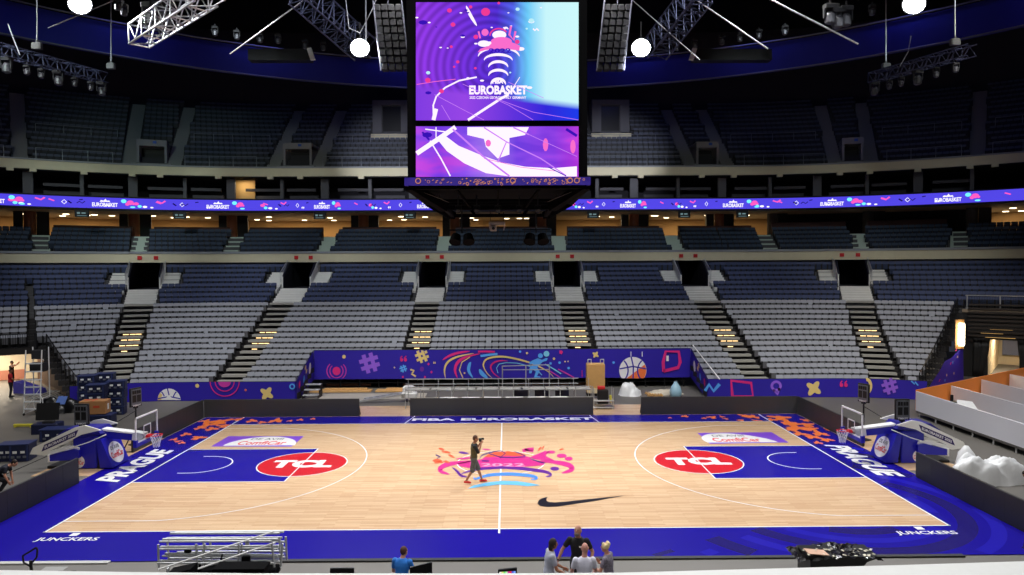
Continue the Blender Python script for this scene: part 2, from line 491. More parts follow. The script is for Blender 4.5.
for (x,y,x2,y2,w_) in ((120,118,155,130,14),(140,140,195,146,12),(180,158,220,178,12),(80,196,140,198,18),(90,212,150,206,12),(755,136,775,108,12),(780,128,792,102,10),(890,128,920,122,9),(150,200,190,212,14)):
    stroke(e,cc,[(x,y),((x+x2)/2,(y+y2)/2-2),(x2,y2)],w_,1)
e.use(K_dk)
stroke(e,cc,[(380,188),(400,160),(470,140),(520,132)],7,1); stroke(e,cc,[(440,152),(520,176),(600,178),(670,172)],6)
stroke(e,cc,[(520,134),(545,150),(510,180)],7); stroke(e,cc,[(600,138),(640,152),(680,170)],6,1); stroke(e,cc,[(395,198),(440,200)],12,1)
stroke(e,cc,[(100,160),(130,172),(110,182)],7); stroke(e,cc,[(700,182),(760,204),(800,214)],8,1)
e.use(K_bl)
stroke(e,cc,[(345,298),(350,314),(400,300),(450,288),(560,282),(660,288),(720,296),(745,306),(735,316),(705,316)],20,1)
e.use(K_sky)
shape(e,cc,[(303,376),(340,356),(420,338),(520,326),(620,328),(700,340),(768,354),(690,360),(600,352),(500,350),(400,362)])
e.use(K_lp); put_text(e,'2022',lambda u,v: cc(530+u*280, 224-v*20),.02)
e.build('centre_emblem', None, court)
LZ[0]=9
def cs(x,y):
    p=bp(512+x/3.992,431+y/3.992,z=0); return fc(p.x,p.y)
n_=MB().use(m_crt_blk)
shape(n_,cs,[(101,290),(106,278),(118,269),(143,263),(137,271),(138,279),(148,284),(170,286),(210,283),(300,273),(452,258),(330,280),(250,292),(185,302),(140,304),(112,300)])
n_.build('swoosh_emblem', None, court)
# orange bursts printed in the two far corners
LZ[0]=9
g=MB().use(m_crt_or)
rnd=random.Random(4)
def splat(px,py,rx,seed):
    c=bp(px,py,z=0); r=random.Random(seed); pts=[]
    LZ[0]+=.35; n=30; ph=r.random()*6
    for i in range(n):
        t=2*PI*i/n; q_=rx*.92*(1+.33*math.sin(3*t+ph)+.25*math.sin(5*t+ph*2)+.1*r.uniform(-1,1))
        pts.append((max(-XA+.02,min(XA-.02,c.x+.85*q_*math.cos(t))), min(YA-.02,c.y+1.1*q_*math.sin(t))))
    if any(abs(x)<14.0 and abs(y)<7.53 for x,y in pts): 
        pts=[(x,max(y,7.56)) if abs(x)<14 else (x,y) for x,y in pts]
        if c.y<7.4: pts=[((14.05 if x>0 else -14.05) if abs(x)<14.05 else x,y) for x,y in pts]
    shape(g,fc,pts)
for i,(px,py,r) in enumerate(((219,422,.75),(208,425,.5),(224,426,.45),(212,429,.42),(200,428,.4),(205,421,.35),(238,419.5,.35),(252,421,.4),(262,422.5,.3),(276,420.8,.5),(290,421,.22),(300,420,.25),(313,419,.2),
     (186,434.5,.34),(198,438,.42),(178,441.5,.2),(182,443,.22),(174,439.5,.25),
     (745,416,.4),(753,417,.45),(741,420.5,.25),(757,421,.3),(726,419,.2),(712,417.5,.35),(704,418.5,.2),(722,417,.2),(685,416.5,.28),(670,418,.15),
     (780,418,.7),(789,423,.6),(797,428,.75),(806,425,.55),(812,429,.4),(800,434,.45),(812,437,.45),(820,434,.5),(826,440,.4),(790,430,.45),(818,443,.28),(806,420.5,.35),(772,420,.3),(829,430,.3))):
    if i==18: g.build('orange_print', None, court); g=MB().use(m_crt_or)
    splat(px,py,r*.85,i)
g.build('orange_print', None, court)
# dark edge profile along the near side
ed=MB(); ed.box((2.2,YN-.06,.0),(XA*2-10.6,.16,.05)); ed.build('edge_profile', m_black, court)
ed=MB(); ed.box((-13.4,YN-.06,.0),(5.3,.16,.04)); ed.build('edge_profile', mat('light_edge', rgb(190,190,188),.5), court)

# ------------------------------------------------------------ perimeter boards
m_boardk=mat('led_board_black', rgb(36,36,35), .55, noise=.04, nscale=2)
def board(p, q, label, h=.96, fm=None):
    p=Vector((*p,0)); q=Vector((*q,0)); d=q-p; L=d.length; ang=math.atan2(d.y,d.x)
    r=thing('perimeter_board',label,'board',p.to_tuple(),ang,'perimeter boards around the court')
    z0=0.0
    b=MB(); b.cbox((L/2,0,z0+h/2),(L,.09,h),.012); b.build('cabinet',m_boardedge,r)
    f=MB(); n=max(1,round(L/1.0))
    for i in range(n):
        for sy in (-1,1): f.box(((i+.5)*L/n, sy*.048, z0+h/2+.01),(L/n-.006,.008,h-.05))
    f.build('display_face',fm or m_board,r)
    for i in range(0,n+1,2):
        s=MB(); x=min(L-.05,max(.05,i*L/n)); s.bar((x,.09,z0+h*.75),(x,.45,z0+.03),.04,.04); s.box((x,.25,z0+.02),(.05,.5,.035)); s.build('rear_brace',m_black,r)
    return r
board((-16.2,9.45),(-7.78,9.45),'long dark grey board under the half basketball banner, at the far sideline')
board((-5.02,9.45),(4.98,9.45),'long dark grey board at mid court in front of the steel tables')
board((7.6,9.45),(16.15,9.45),'long dark grey board under the yellow cross banner, at the far sideline')
board((-16.25,2.0),(-16.25,9.35),'dark board running from the crate side hoop to the far court corner')
board((16.2,9.4),(16.2,2.2),'dark board running from the booth side hoop to the far court corner')
board((-16.0,-12.2),(-16.0,-2.45),'black board on the court edge in front of the bending person in navy',fm=m_boardk)
board((15.95,-2.4),(15.95,-12.2),'black board on the court edge in front of the big white film heap',fm=m_boardk)
# ============================================================ THE BOWL
BX, BY, RREF = 20.0, 1.5, 25.0
def bowl(t, r, z=0.):
    s = 1 if t>=0 else -1; a=abs(t)
    if a<=BX: return Vector((t, BY+r, z))
    th=(a-BX)/RREF
    return Vector((s*(BX+r*math.sin(th)), BY+r*math.cos(th), z))
def ang(t):
    a=abs(t)
    if a<=BX: return 0.
    return -(1 if t>0 else -1)*(a-BX)/RREF
def t_of(px, r, z=8.):
    lo,hi=-62.,62.
    for _ in range(40):
        m_=(lo+hi)/2
        if proj(bowl(m_,r,z))[0]<px: lo=m_
        else: hi=m_
    return lo
def tlen(r, t):      # metres per unit of t at radius r
    return 1. if abs(t)<=BX else r/RREF
def ts(t0,t1,step=1.6):
    n=max(1,int(math.ceil((t1-t0)/step))); L=[t0+(t1-t0)*i/n for i in range(n+1)]
    for b in (-BX,BX):
        if t0<b<t1 and all(abs(b-x)>1e-3 for x in L): L.append(b)
    return sorted(L)
def band(mb,t0,t1,r0,z0,r1,z1,step=1.6):
    T=ts(t0,t1,step); P=[]
    for t in T: P.append(bowl(t,r0,z0)); P.append(bowl(t,r1,z1))
    mb.add(P,[(2*i,2*i+2,2*i+3,2*i+1) for i in range(len(T)-1)])
def cband(mb,t0,t1,prof,step=1.6):
    """closed curved beam with the (r,z) profile"""
    T=ts(t0,t1,step); n=len(prof); P=[bowl(t,r,z) for t in T for r,z in prof]
    F=[]
    for i in range(len(T)-1):
        for j in range(n):
            k=(j+1)%n; F.append((i*n+j,i*n+k,(i+1)*n+k,(i+1)*n+j))
    F.append(tuple(range(n))); F.append(tuple((len(T)-1)*n+j for j in range(n-1,-1,-1)))
    mb.add(P,F)
def crect(mb,t0,t1,r0,r1,z0,z1,step=1.6): cband(mb,t0,t1,[(r0,z0),(r1,z0),(r1,z1),(r0,z1)],step)
TM=56.
NR=23
def rowr(k): return 13.3+.8*k
def rowz(k): return .4+.25*k+.15/22*k*k/2
# aisles: six stairs of the lower bowl (t at the top of the stair, at its foot)
AIS=[(-20-.323*25,-20-.30*25),(-17.2,-17.2),(-5.9,-5.9),(5.35,5.35),(16.05,16.05),(20+.31*25,20+.285*25)]
def ais_t(i,k): return AIS[i][0]+(AIS[i][1]-AIS[i][0])*(1-k/22.)
def cut_ok(p,side,k):
    """False where the tunnels cut the stand away"""
    if side<0:
        ax,ay,bx_,by_=-35.2,22.6,-26.0,13.6
        if k>=9: return True
    else:
        ax,ay,bx_,by_=34.1,22.9,26.0,13.9
        if k>=15: return True
    return (p.x-bx_)*(ay-by_)*(-side)+(p.y-by_)*(ax-bx_)*side > 0
def cut_edge(side,k,r=None):
    r=rowr(k) if r is None else r
    lo,hi=BX*.5,TM
    for _ in range(40):
        m_=(lo+hi)/2
        if cut_ok(bowl(side*m_,r),side,0): lo=m_
        else: hi=m_
    return side*lo
DBK={}
# ---- treads
def tread_spans(k):
    L=cut_edge(-1,k) if k<9 else -TM; R=cut_edge(1,k) if k<15 else TM
    if k<5: return [(L,-12.6),(12.6,R)]
    return [(L,R)]
tel=MB(); fix=MB()
for k in range(NR):
    mb = tel if k<15 else fix
    for (a_,b_) in tread_spans(k):
        r0=rowr(k)-.42; z=rowz(k); zb = rowz(k-1) if k else ZC
        if k==5: 
            crect(mb,max(a_,-12.6),min(b_,12.6),r0,r0+.86,z-.12,z); 
            for (c_,d_) in ((a_,-12.6),(12.6,b_)): crect(mb,c_,d_,r0,r0+.86,zb-.05,z)
        elif k in (9,) : crect(mb,a_,cut_edge(-1,k),r0,r0+.86,z-.12,z); crect(mb,cut_edge(-1,k),b_,r0,r0+.86,zb-.05,z)
        elif k>=20:
            x_=a_
            for i in range(6):
                c=ais_t(i,20); dw=1.12/tlen(rowr(k),c); crect(mb,x_,c-dw,r0,r0+.86,zb-.05,z); x_=c+dw
            crect(mb,x_,b_,r0,r0+.86,zb-.05,z)
        else: crect(mb,a_,b_,r0,r0+.86,min(zb-.05,z-.12),z)
m_conc2=mat('tier_concrete', rgb(86,86,88), .8, noise=.1, nscale=1)
tg=thing('telescopic_stand','dark stepped platform that carries the grey seats around the far side','grandstand',(0,0,0))
tel.build('stepped_deck',m_tread,tg)
structure('floor_lower_tier',fix,m_conc2)
# stairs in the aisles
AW=.82
wst=MB(); gl=MB()
for i in range(6):
    step=MB()
    for k in range(20):
        if k<5 and i in (2,3): continue
        t0=ais_t(i,k); r=rowr(k); z=rowz(k); a_=ang(t0)
        hw = AW if k<15 else 1.1
        if k<17:
            fl_=(k==0 or (k==5 and i in (2,3))); cc_=bowl(t0,r-.2 if fl_ else r-.5,z); step.box(cc_,(hw*2,.3 if fl_ else .5,.15),rz=a_)
        else:
            for h_ in (0,1):
                zz=z-(rowz(k)-rowz(k-1))/2*(1-h_); cc_=bowl(t0,r-.62+.4*h_,zz-.1); wst.box(cc_,(hw*2,.42 if h_==0 else .5,.24),rz=a_)
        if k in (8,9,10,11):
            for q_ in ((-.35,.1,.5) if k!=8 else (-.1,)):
                cc_=bowl(t0+q_/tlen(r,t0),r-.74,z-.17); gl=MB(); gl.box(cc_,(.36,.03,.05),rz=a_); gl.build('step_glow',emi('warm_step_glow',(1,.66,.3),2.6),tg)  # glowing strips stand in for warm light shining from beneath
    step.build('aisle_step',m_alu,tg)
structure('floor_upper_stairs',wst,m_stair)

# ---- seats
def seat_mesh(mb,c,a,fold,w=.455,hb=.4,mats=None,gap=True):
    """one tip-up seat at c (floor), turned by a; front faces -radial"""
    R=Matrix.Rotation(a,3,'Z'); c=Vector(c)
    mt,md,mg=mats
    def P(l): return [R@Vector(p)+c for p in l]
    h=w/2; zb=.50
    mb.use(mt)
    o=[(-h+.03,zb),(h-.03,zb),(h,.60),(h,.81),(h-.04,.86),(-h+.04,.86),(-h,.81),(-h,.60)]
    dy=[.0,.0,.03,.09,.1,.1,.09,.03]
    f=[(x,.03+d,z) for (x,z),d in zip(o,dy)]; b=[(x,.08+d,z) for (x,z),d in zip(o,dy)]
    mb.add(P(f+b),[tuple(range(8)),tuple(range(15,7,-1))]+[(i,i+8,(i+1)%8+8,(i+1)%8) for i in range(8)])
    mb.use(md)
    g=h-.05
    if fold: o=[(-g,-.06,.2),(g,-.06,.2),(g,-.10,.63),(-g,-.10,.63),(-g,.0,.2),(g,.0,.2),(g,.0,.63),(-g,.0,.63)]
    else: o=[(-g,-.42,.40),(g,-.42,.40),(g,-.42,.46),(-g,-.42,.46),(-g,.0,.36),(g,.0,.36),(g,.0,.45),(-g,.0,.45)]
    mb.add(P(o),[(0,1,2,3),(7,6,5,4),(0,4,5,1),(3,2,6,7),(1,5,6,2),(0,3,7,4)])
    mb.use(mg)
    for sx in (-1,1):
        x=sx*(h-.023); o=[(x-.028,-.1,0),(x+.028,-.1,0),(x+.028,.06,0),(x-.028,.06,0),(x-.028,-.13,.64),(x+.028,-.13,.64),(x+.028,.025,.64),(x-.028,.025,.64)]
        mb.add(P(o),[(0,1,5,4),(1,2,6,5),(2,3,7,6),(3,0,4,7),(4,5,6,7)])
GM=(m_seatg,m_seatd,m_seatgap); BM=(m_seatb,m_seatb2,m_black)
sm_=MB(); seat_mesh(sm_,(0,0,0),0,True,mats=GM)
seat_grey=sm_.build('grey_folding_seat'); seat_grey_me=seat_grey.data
sm_=MB(); seat_mesh(sm_,(0,0,0),0,True,w=.45,mats=BM)
seat_blue=sm_.build('blue_fixed_seat'); seat_blue_me=seat_blue.data
bpy.data.objects.remove(seat_grey); bpy.data.objects.remove(seat_blue)
PITCH=.47
def seat_spots(k, pitch=PITCH):
    """(t, block index) of the seats of row k of the lower bowl"""
    out=[]; r=rowr(k)
    edges=[]
    vom = k>=18     # rows beside the doorways
    L=cut_edge(-1,k)+.5 if k<9 else -TM+8; R=cut_edge(1,k)-.5 if k<15 else TM-8
    cuts=[]
    for i in range(6):
        c=ais_t(i,k); hw=AW+.1 if k<15 else 1.2
        if 19<=k<=21: hw=2.75
        elif k==22: hw=1.35
        cuts.append((c-hw/tlen(r,c),c+hw/tlen(r,c)))
    if k>=9:
        c=cut_edge(-1,9)-.3; 
        if k<20: cuts.append((c-.12,c+.12))
    if k<5: cuts.append((-12.75,12.75))
    if 5<=k<15 and k not in (0,): pass
    cuts.sort(); x=L; spans=[]
    for a_,b_ in cuts:
        if a_>x: spans.append((x,a_))
        x=max(x,b_)
    if R>x: spans.append((x,R))
    for bi,(a_,b_) in enumerate(spans):
        # equal spacing inside the block
        n=0; tt=a_; pts=[]
        Lm=0; 
        # length in metres
        seg=60; 
        lens=[0]
        for j in range(seg):
            tm=a_+(b_-a_)*(j+.5)/seg; lens.append(lens[-1]+(b_-a_)/seg*tlen(r,tm))
        n=int(lens[-1]/pitch)
        if n<1: continue
        off=(lens[-1]-n*pitch)/2
        for q_ in range(n):
            d=off+(q_+.5)*pitch; j=0
            while j<seg-1 and lens[j+1]<d: j+=1
            tt=a_+(b_-a_)*(j+(d-lens[j])/(lens[j+1]-lens[j]))/seg
            out.append((tt,bi,len(spans),q_,n))
    return out
# the 300 grey seats nearest the camera are objects, the rest of the grey ones one stuff object
BLK_L=['narrow block by the step tower','wide block above the half basketball print','block beside the raised banner, crate side']
BLK_R=['block beside the raised banner, booth side','wide block above the yellow cross print','narrow block by the orange booths']
stuffg=MB(); stuffb=MB(); rj=random.Random(3); NIND=[0,0,0,0]
ROWN=['bottom row','second row up','third row up','fourth row up','fifth row up']
def btw(tt,k):
    n=sum(1 for i in range(6) if tt>ais_t(i,k))
    return ['beyond the first doorway by the crate piles','between the first and second doorways from the crate piles','between the second and third doorways from the crate piles','between the two middle doorways','between the second and third doorways from the booths','between the first and second doorways from the booths','beyond the last doorway by the orange booths'][n]
def one_seat(name,me,c,a_,label,group):
    o=bpy.data.objects.new(name,me); COL.objects.link(o); o.location=c; o.rotation_euler=(0,0,a_); tag(o,label,'seat',group)
for k in range(NR):
    for (tt,bi,nb,q_,n) in seat_spots(k):
        c=bowl(tt,rowr(k)+.12,rowz(k)+.006); pr=proj(c)
        if pr[0]<-30 or pr[0]>1054: continue
        a_=ang(tt)
        if k<5:
            side=-1 if tt<0 else 1; j=bi if side<0 else bi-(nb-3)
            lb='grey folding seat, %s of the %s'%(ROWN[k],(BLK_L if side<0 else BLK_R)[max(0,min(2,j))])
            one_seat('grey_folding_seat',seat_grey_me,c,a_,lb,'grey seats, '+lb[19:]); NIND[0]+=1
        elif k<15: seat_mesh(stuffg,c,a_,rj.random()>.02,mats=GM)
        elif k<17:
            lb='blue seat, %s blue row up, %s'%('first' if k==15 else 'second',btw(tt,k))
            one_seat('blue_fixed_seat',seat_blue_me,c,a_,lb,lb.replace('blue seat','blue seats')); NIND[1]+=1
        else: seat_mesh(stuffb,c,a_,True,w=.45,mats=BM)
tag(stuffg.build('grey_folding_seats'),'the remaining grey folding seats filling the stand above the five lowest rows','seats',kind='stuff')
tag(stuffb.build('blue_fixed_seats'),'the remaining blue seats around the doorways at the top of the lower bowl','seats',kind='stuff')

# ---- doorways at the top of the lower bowl (vomitories)
rt=rowr(22)+.5
wallm=MB(); prev=-TM
for i in range(6):
    c=ais_t(i,20)
    dw=1.06/tlen(rt,c)
    crect(wallm,prev,c-dw,rt,rt+.3,7.0,8.6); prev=c+dw
crect(wallm,prev,TM,rt,rt+.3,7.0,8.6)
structure('wall_rim',wallm,m_conc2)
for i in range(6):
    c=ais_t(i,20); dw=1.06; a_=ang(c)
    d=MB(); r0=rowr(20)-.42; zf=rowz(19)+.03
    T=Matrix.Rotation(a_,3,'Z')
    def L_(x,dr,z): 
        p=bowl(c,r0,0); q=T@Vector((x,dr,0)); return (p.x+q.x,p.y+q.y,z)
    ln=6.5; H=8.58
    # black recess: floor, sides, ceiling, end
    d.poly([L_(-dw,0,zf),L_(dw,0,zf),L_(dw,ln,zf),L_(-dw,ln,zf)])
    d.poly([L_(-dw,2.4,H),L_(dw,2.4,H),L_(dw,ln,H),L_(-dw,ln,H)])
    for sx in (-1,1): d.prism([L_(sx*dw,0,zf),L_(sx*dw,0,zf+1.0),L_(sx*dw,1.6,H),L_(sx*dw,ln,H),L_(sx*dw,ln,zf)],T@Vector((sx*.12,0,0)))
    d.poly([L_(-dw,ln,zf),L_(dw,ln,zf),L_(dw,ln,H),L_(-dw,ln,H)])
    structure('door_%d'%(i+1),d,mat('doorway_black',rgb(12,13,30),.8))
    fr=MB()
    for sx in (-1,1):
        fr.prism([L_(sx*(dw+.05),-.1,zf),L_(sx*(dw+.05),-.1,zf+.9),L_(sx*(dw+.05),2.2,8.62),L_(sx*(dw+.05),2.4,8.62),L_(sx*(dw+.05),2.4,7.2),L_(sx*(dw+.05),.1,zf)],T@Vector((sx*.1,0,0)))
    fr=structure('trim_%d'%(i+1),fr,m_stair)
    for sx in (-1,1):
        fs=MB()
        for kk in (19,20,21,22):
            for h_ in (0,1):
                zz=rowz(kk)-(rowz(kk)-rowz(kk-1))/2*(1-h_)+.1
                p=bowl(c,rowr(kk)-.6+.4*h_,0); q=T@Vector((sx*(dw+.85),0,0)); fs.box((p.x+q.x,p.y+q.y,zz-.12),(1.3,.45,.36),rz=a_)
        structure('floor_flank_steps',fs,m_stair)
        rl=MB()
        x=sx*(dw+.3)
        tops=[L_(x,-.1,zf+1.25),L_(x,2.1,8.75)]
        rl.path(tops,.03); 
        for u in range(9):
            f_=u/8*2.1; z0=rowz(20)+f_*.45-.2; zt=tops[0][2]+(tops[1][2]-tops[0][2])*(f_+.1)/2.2
            rl.tube(L_(x,f_,z0),L_(x,f_,zt),.018,5)
        tag(rl.build('handrail',m_steel),'slanted metal handrail on the %s facing side of the %s doorway from the crate side'%('crate' if sx<0 else 'booth',ORD[i]),'handrail','doorway handrails')
    for sx in (-1,1):
        s_=MB(); p=bowl(c,rt-.38,9.02); q=T@Vector((sx*.62,0,0)); 
        s_.box((p.x+q.x,p.y+q.y,8.98),(.34,.05,.3),rz=a_); s_.box((p.x+q.x,p.y+q.y,8.98),(.28,.07,.24),rz=a_)
        tag(s_.build('red_sign',mat('sign_red',rgb(214,30,34),.5)),'small red sign over the %s doorway from the crate side, its %s side sign'%(ORD[i],'crate' if sx<0 else 'booth'),'sign','red doorway signs')

# ---- cream band, ledge
cb=MB(); crect(cb,-TM,TM,rt-.3,rt+.2,8.58,9.32); structure('trim_10',cb,m_cream)
cb=MB(); crect(cb,-TM,TM,rt-.38,rt+1.2,9.32,9.5); structure('trim_11',cb,m_ledge)

# ---- second tier
R2,Z2=33.0,9.15
def r2(j): return R2+.85*j
def z2(j): return Z2+.42*j
t2=MB()
for j in range(5): crect(t2,-TM,TM,r2(j)-.45,r2(j)+.45,z2(j)-.6,z2(j))
crect(t2,-TM,TM,r2(4)+.4,49,10.4,11.0)
structure('floor_second_tier',t2,m_conc2)
A2PX=[41,138.5,231,324,443,560,677,770,861,959]
A2=[t_of(px,33.5,10) for px in A2PX]
s2=MB()
for i,t0 in enumerate(A2):
    for j in range(5):
        c=bowl(t0,r2(j),z2(j)+.02); s2.box((c.x,c.y,c.z-.12),(1.25,.92,.44),rz=ang(t0))
structure('floor_second_stairs',s2,mat('pale_stair',rgb(190,204,190),.8,noise=.05))
m2=MB(); 
def fill_row(mb,r,z,t0,t1,pitch,mats,w=.44,skip=(),one=None):
    t=t0+pitch/2
    while t<t1:
        if not any(a_<t<b_ for a_,b_ in skip):
            c=bowl(t,r,z+.006); p=proj(c)
            if -20<p[0]<1044:
                if one: one(t,c)
                else: seat_mesh(mb,c,ang(t),True,w=w,mats=mats)
        t+=pitch/tlen(r,t)
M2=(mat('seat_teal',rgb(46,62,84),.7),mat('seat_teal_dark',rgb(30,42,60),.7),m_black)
sm_=MB(); seat_mesh(sm_,(0,0,0),0,True,w=.46,mats=M2); so_=sm_.build('club_seat'); club_me=so_.data; bpy.data.objects.remove(so_)
def club_one(j):
    def f(t,c):
        b_=sum(1 for q in A2 if t>q); lb='dark blue club seat, %s row behind the cream band, %s block from the crate side'%(('front','second')[j],ORD[b_])
        one_seat('club_seat',club_me,c,ang(t),lb,lb.replace('club seat','club seats')); NIND[2]+=1
    return f
for j in range(5):
    r=r2(j); sk=[(t-.72/tlen(r,t),t+.72/tlen(r,t)) for t in A2]
    fill_row(m2,r+.05,z2(j),-46,46,.5,M2,.46,sk,club_one(j) if j<2 else None)
tag(m2.build('club_tier_seats'),'rows of dark blue seats in the second tier behind the cream band','seats',kind='stuff')

# ---- concourse behind the second tier
cw=MB()
crect(cw,-TM,-2.2,46.5,46.8,11,13.4); structure('wall_concourse_left',cw,mat('amber_wall',rgb(186,148,98),.7,noise=.1,nscale=.5))
cw=MB(); crect(cw,-2.2,TM,46.5,46.8,11,13.4); structure('wall_concourse_right',cw,mat('amber_wall2',rgb(170,136,90),.7,noise=.1,nscale=.5))
cl_=MB(); crect(cl_,-TM,TM,34.35,47,13.1,13.35); structure('ceiling_concourse',cl_,mat('concourse_ceiling',rgb(200,176,140),.7))
# low back wall of the second tier
bw=MB(); 
for i in range(len(A2)-1):
    crect(bw,A2[i]+.9/tlen(37,A2[i]),A2[i+1]-.9/tlen(37,A2[i+1]),r2(4)+.5,r2(4)+.62,10.8,12.15 if i>=7 else 11.9)
structure('wall_second_tier_back',bw,mat('dark_red_wood',rgb(70,36,30),.6)) 
# brown clad columns with black flanks
CPX=[30,134,232,363.5,455,541.5,634,719,772,868,972]
RC=38.3
for i,px in enumerate(CPX):
    t0=t_of(px,RC,12); c=bowl(t0,RC,12.1); a_=ang(t0)
    r=thing('clad_column','round clad column with black flank under the lit ribbon, %s from the crate side'%ORD[i],'column',(c.x,c.y,11.0),a_,'columns of the concourse')
    b=MB(); b.lathe((0,0,0),[(.46,0),(.46,2.1)],16); b.build('brown_shaft',m_brown if i<8 else mat('grey_cladding',rgb(88,84,80),.7),r)
    b=MB(); b.box((.95,.25,1.05),(.95,.5,2.1)); 
    if i<8: b.box((-.85,.25,1.05),(.7,.5,2.1))
    b.build('black_panel',m_black,r)
# black sheet stands for the unlit stretch of the right concourse
bs=MB(); crect(bs,t_of(775,40,12),t_of(976,40,12),40,40.2,11,13.2); structure('wall_unlit_stretch',bs,m_black)
# ceiling lights of the concourse
rl=random.Random(11)
for i in range(46):
    while True:
        px=rl.uniform(-10,1024)
        if px<765 or px>985: break
    rr=rl.uniform(39.5,45.5) if px>230 else rl.uniform(40,44)
    t0=t_of(px,rr,13); c=bowl(t0,rr,13.09)
    l_=MB(); l_.lathe((0,0,-.03),[(.24,0),(.27,.03),(.27,.05)],12)
    o=l_.build('ceiling_light',emi('lamp_warm',(1,.82,.52),6.),loc=c)
    sec='above the crate piles' if px<240 else ('between crate piles and video cube' if px<440 else ('behind the video cube' if px<570 else ('between video cube and dark stretch' if px<770 else 'beyond the dark stretch')))
    tag(o,'small warm round ceiling light in the concourse, %s'%sec,'ceiling light','concourse ceiling lights, %s'%sec)
def arealight(name,c,tgt,sx,sy,pw,col=(1,1,1),spread=PI):
    l=bpy.data.lights.new(name,'AREA'); l.shape='RECTANGLE'; l.size=sx; l.size_y=sy; l.energy=pw; l.color=col; l.spread=spread
    o=bpy.data.objects.new(name,l); COL.objects.link(o); o.location=c
    d=Vector(tgt)-Vector(c); o.rotation_euler=d.to_track_quat('-Z','Y').to_euler(); return o
for px,pw in ((20,60),(90,90),(180,90),(290,110),(330,60),(410,110),(500,50),(600,110),(690,110),(750,60),(1005,90)):
    t0=t_of(px,43,13); c=bowl(t0,43,13.0); arealight('concourse_lamp',c,(c.x,c.y,0),3,1.5,pw*2.6,(1,.74,.42))
# hanging displays under the ribbon
for i,px in enumerate((82,180,320,410,593,684,742)):
    t0=t_of(px,33.6,13); c=bowl(t0,33.5,12.75); r=thing('hanging_display','small black display hanging under the lit ribbon, %s from the crate side'%ORD[i],'display',c,ang(t0),'hanging displays')
    b=MB(); b.cbox((0,0,0),(1.05,.18,.62),.02); b.build('housing',m_black,r)
    b=MB(); b.box((-.25,-.1,.02),(.22,.02,.16)); b.box((.12,-.1,.02),(.3,.02,.12)); b.box((0,-.1,-.2),(.7,.02,.05)); b.build('digit',emi('dim_digit',(.25,.4,.42),.5),r)
    b=MB(); b.tube((-.35,0,.3),(-.35,0,.5),.02); b.tube((.35,0,.3),(.35,0,.5),.02); b.build('hanger',m_black,r)

# ---- LED ribbon
RR=33.8
rb=thing('led_ribbon','long curved violet LED ribbon showing confetti and white event lettering','led ribbon',(0,0,0))
q=MB(); crect(q,-TM,TM,RR+.06,RR+.5,13.1,14.3); q.build('housing',m_dark,rb)
LZ[0]=0
E_vio=emi('led_violet',rgb(84,72,232),1.); E_w=emi('led_white',rgb(250,246,255),1.15); E_pk=emi('led_pink',rgb(250,90,190),1.1); E_cy=emi('led_cyan',rgb(120,240,250),1.1); E_nv=emi('led_navy',rgb(30,18,110),.7)
q=MB().use(E_vio); band(q,-TM,TM,RR,13.24,RR,14.16,1.0)
def fr_(t0):
    def g(x,y):
        t=t0+x; p=bowl(t,RR-.012*max(1,LZ[0]-b0),13.7+y); return p
    return g
b0=LZ[0]
U=9.15
c0=t_of(218,RR,13.7)
cen=[t_of(px,RR,13.7) for px in (105,218,322,425,628,733,832,948)]+[t_of(-10,RR,13.7),t_of(530,RR,13.7)]
q.use(E_w)
for c in cen:
    g=fr_(c); s=1.
    put_text(q,'EUROBASKET',lambda u,v: g(u*1.42,-.14+v*.34),.03)
    shape(q,g,[(-.3,.1),(.3,.1),(.24,.22),(.1,.2),(.03,.36),(-.06,.2),(-.22,.24)])
    quote(q,g,6.05,-.2,.15); disc(q,g,-4.4,-.25,.14,.1,10); disc(q,g,-4.0,-.3,.1,.07,8)
    arc(q,g,-2.2,0,.13,.18,.05,0,360,4)
q.use(E_pk)
for c in cen:
    g=fr_(c); disc(q,g,1.42,.08,.2,.2,12); disc(q,g,1.25,-.05,.12,.14,10); disc(q,g,1.6,-.02,.08,.1,8); stroke(q,g,[(-3.7,.25),(-3.4,.1),(-3.2,.3)],.12); disc(q,g,-4.9,.0,.16,.14,8); stroke(q,g,[(2.9,.2),(3.2,.05)],.1)
q.use(E_cy)
for c in cen:
    g=fr_(c); disc(q,g,1.05,.2,.16,.17,10); disc(q,g,-4.7,-.22,.13,.13,8); disc(q,g,1.55,-.3,.16,.08,10)
q.use(E_nv)
for c in cen:
    g=fr_(c); zig(q,g,4.6,0,.22,.3); stroke(q,g,[(3.9,.1),(4.1,-.1)],.1); stroke(q,g,[(-1.4,.2),(-1.2,.25)],.08)
q.build('led_face',None,rb)

# ---- lounge level above the ribbon
lm=MB(); crect(lm,-TM,TM,34.35,47,13.4,13.6); structure('floor_lounge',lm,m_dark)
lm=MB(); crect(lm,-TM,TM,41,41.3,13.6,16.3); structure('wall_lounge',lm,mat('lounge_dark',rgb(28,26,34),.8))
lm=MB(); crect(lm,-TM,TM,33.9,49,16.2,16.32); structure('ceiling_lounge',lm,m_dark)
LPX=[28,82,133,185,231,282,325,370,413,597,634,678,722,770,817,867,918,972]
for i,px in enumerate(LPX):
    t0=t_of(px,35,15); c=bowl(t0,35.1,14.9); b=MB(); wd=.75 if i%2==0 else .32
    b.cbox((0,0,0),(wd,.4,2.72),.04); o=b.build('grey_post',mat('post_grey',rgb(96,96,102),.8),loc=c); o.rotation_euler=(0,0,ang(t0))
    tag(o,'grey post in the dark level above the ribbon, %s from the crate side'%(ORD[i] if i<12 else ['thirteenth','fourteenth','fifteenth','sixteenth','seventeenth','eighteenth'][i-12]),'column','posts above the ribbon')
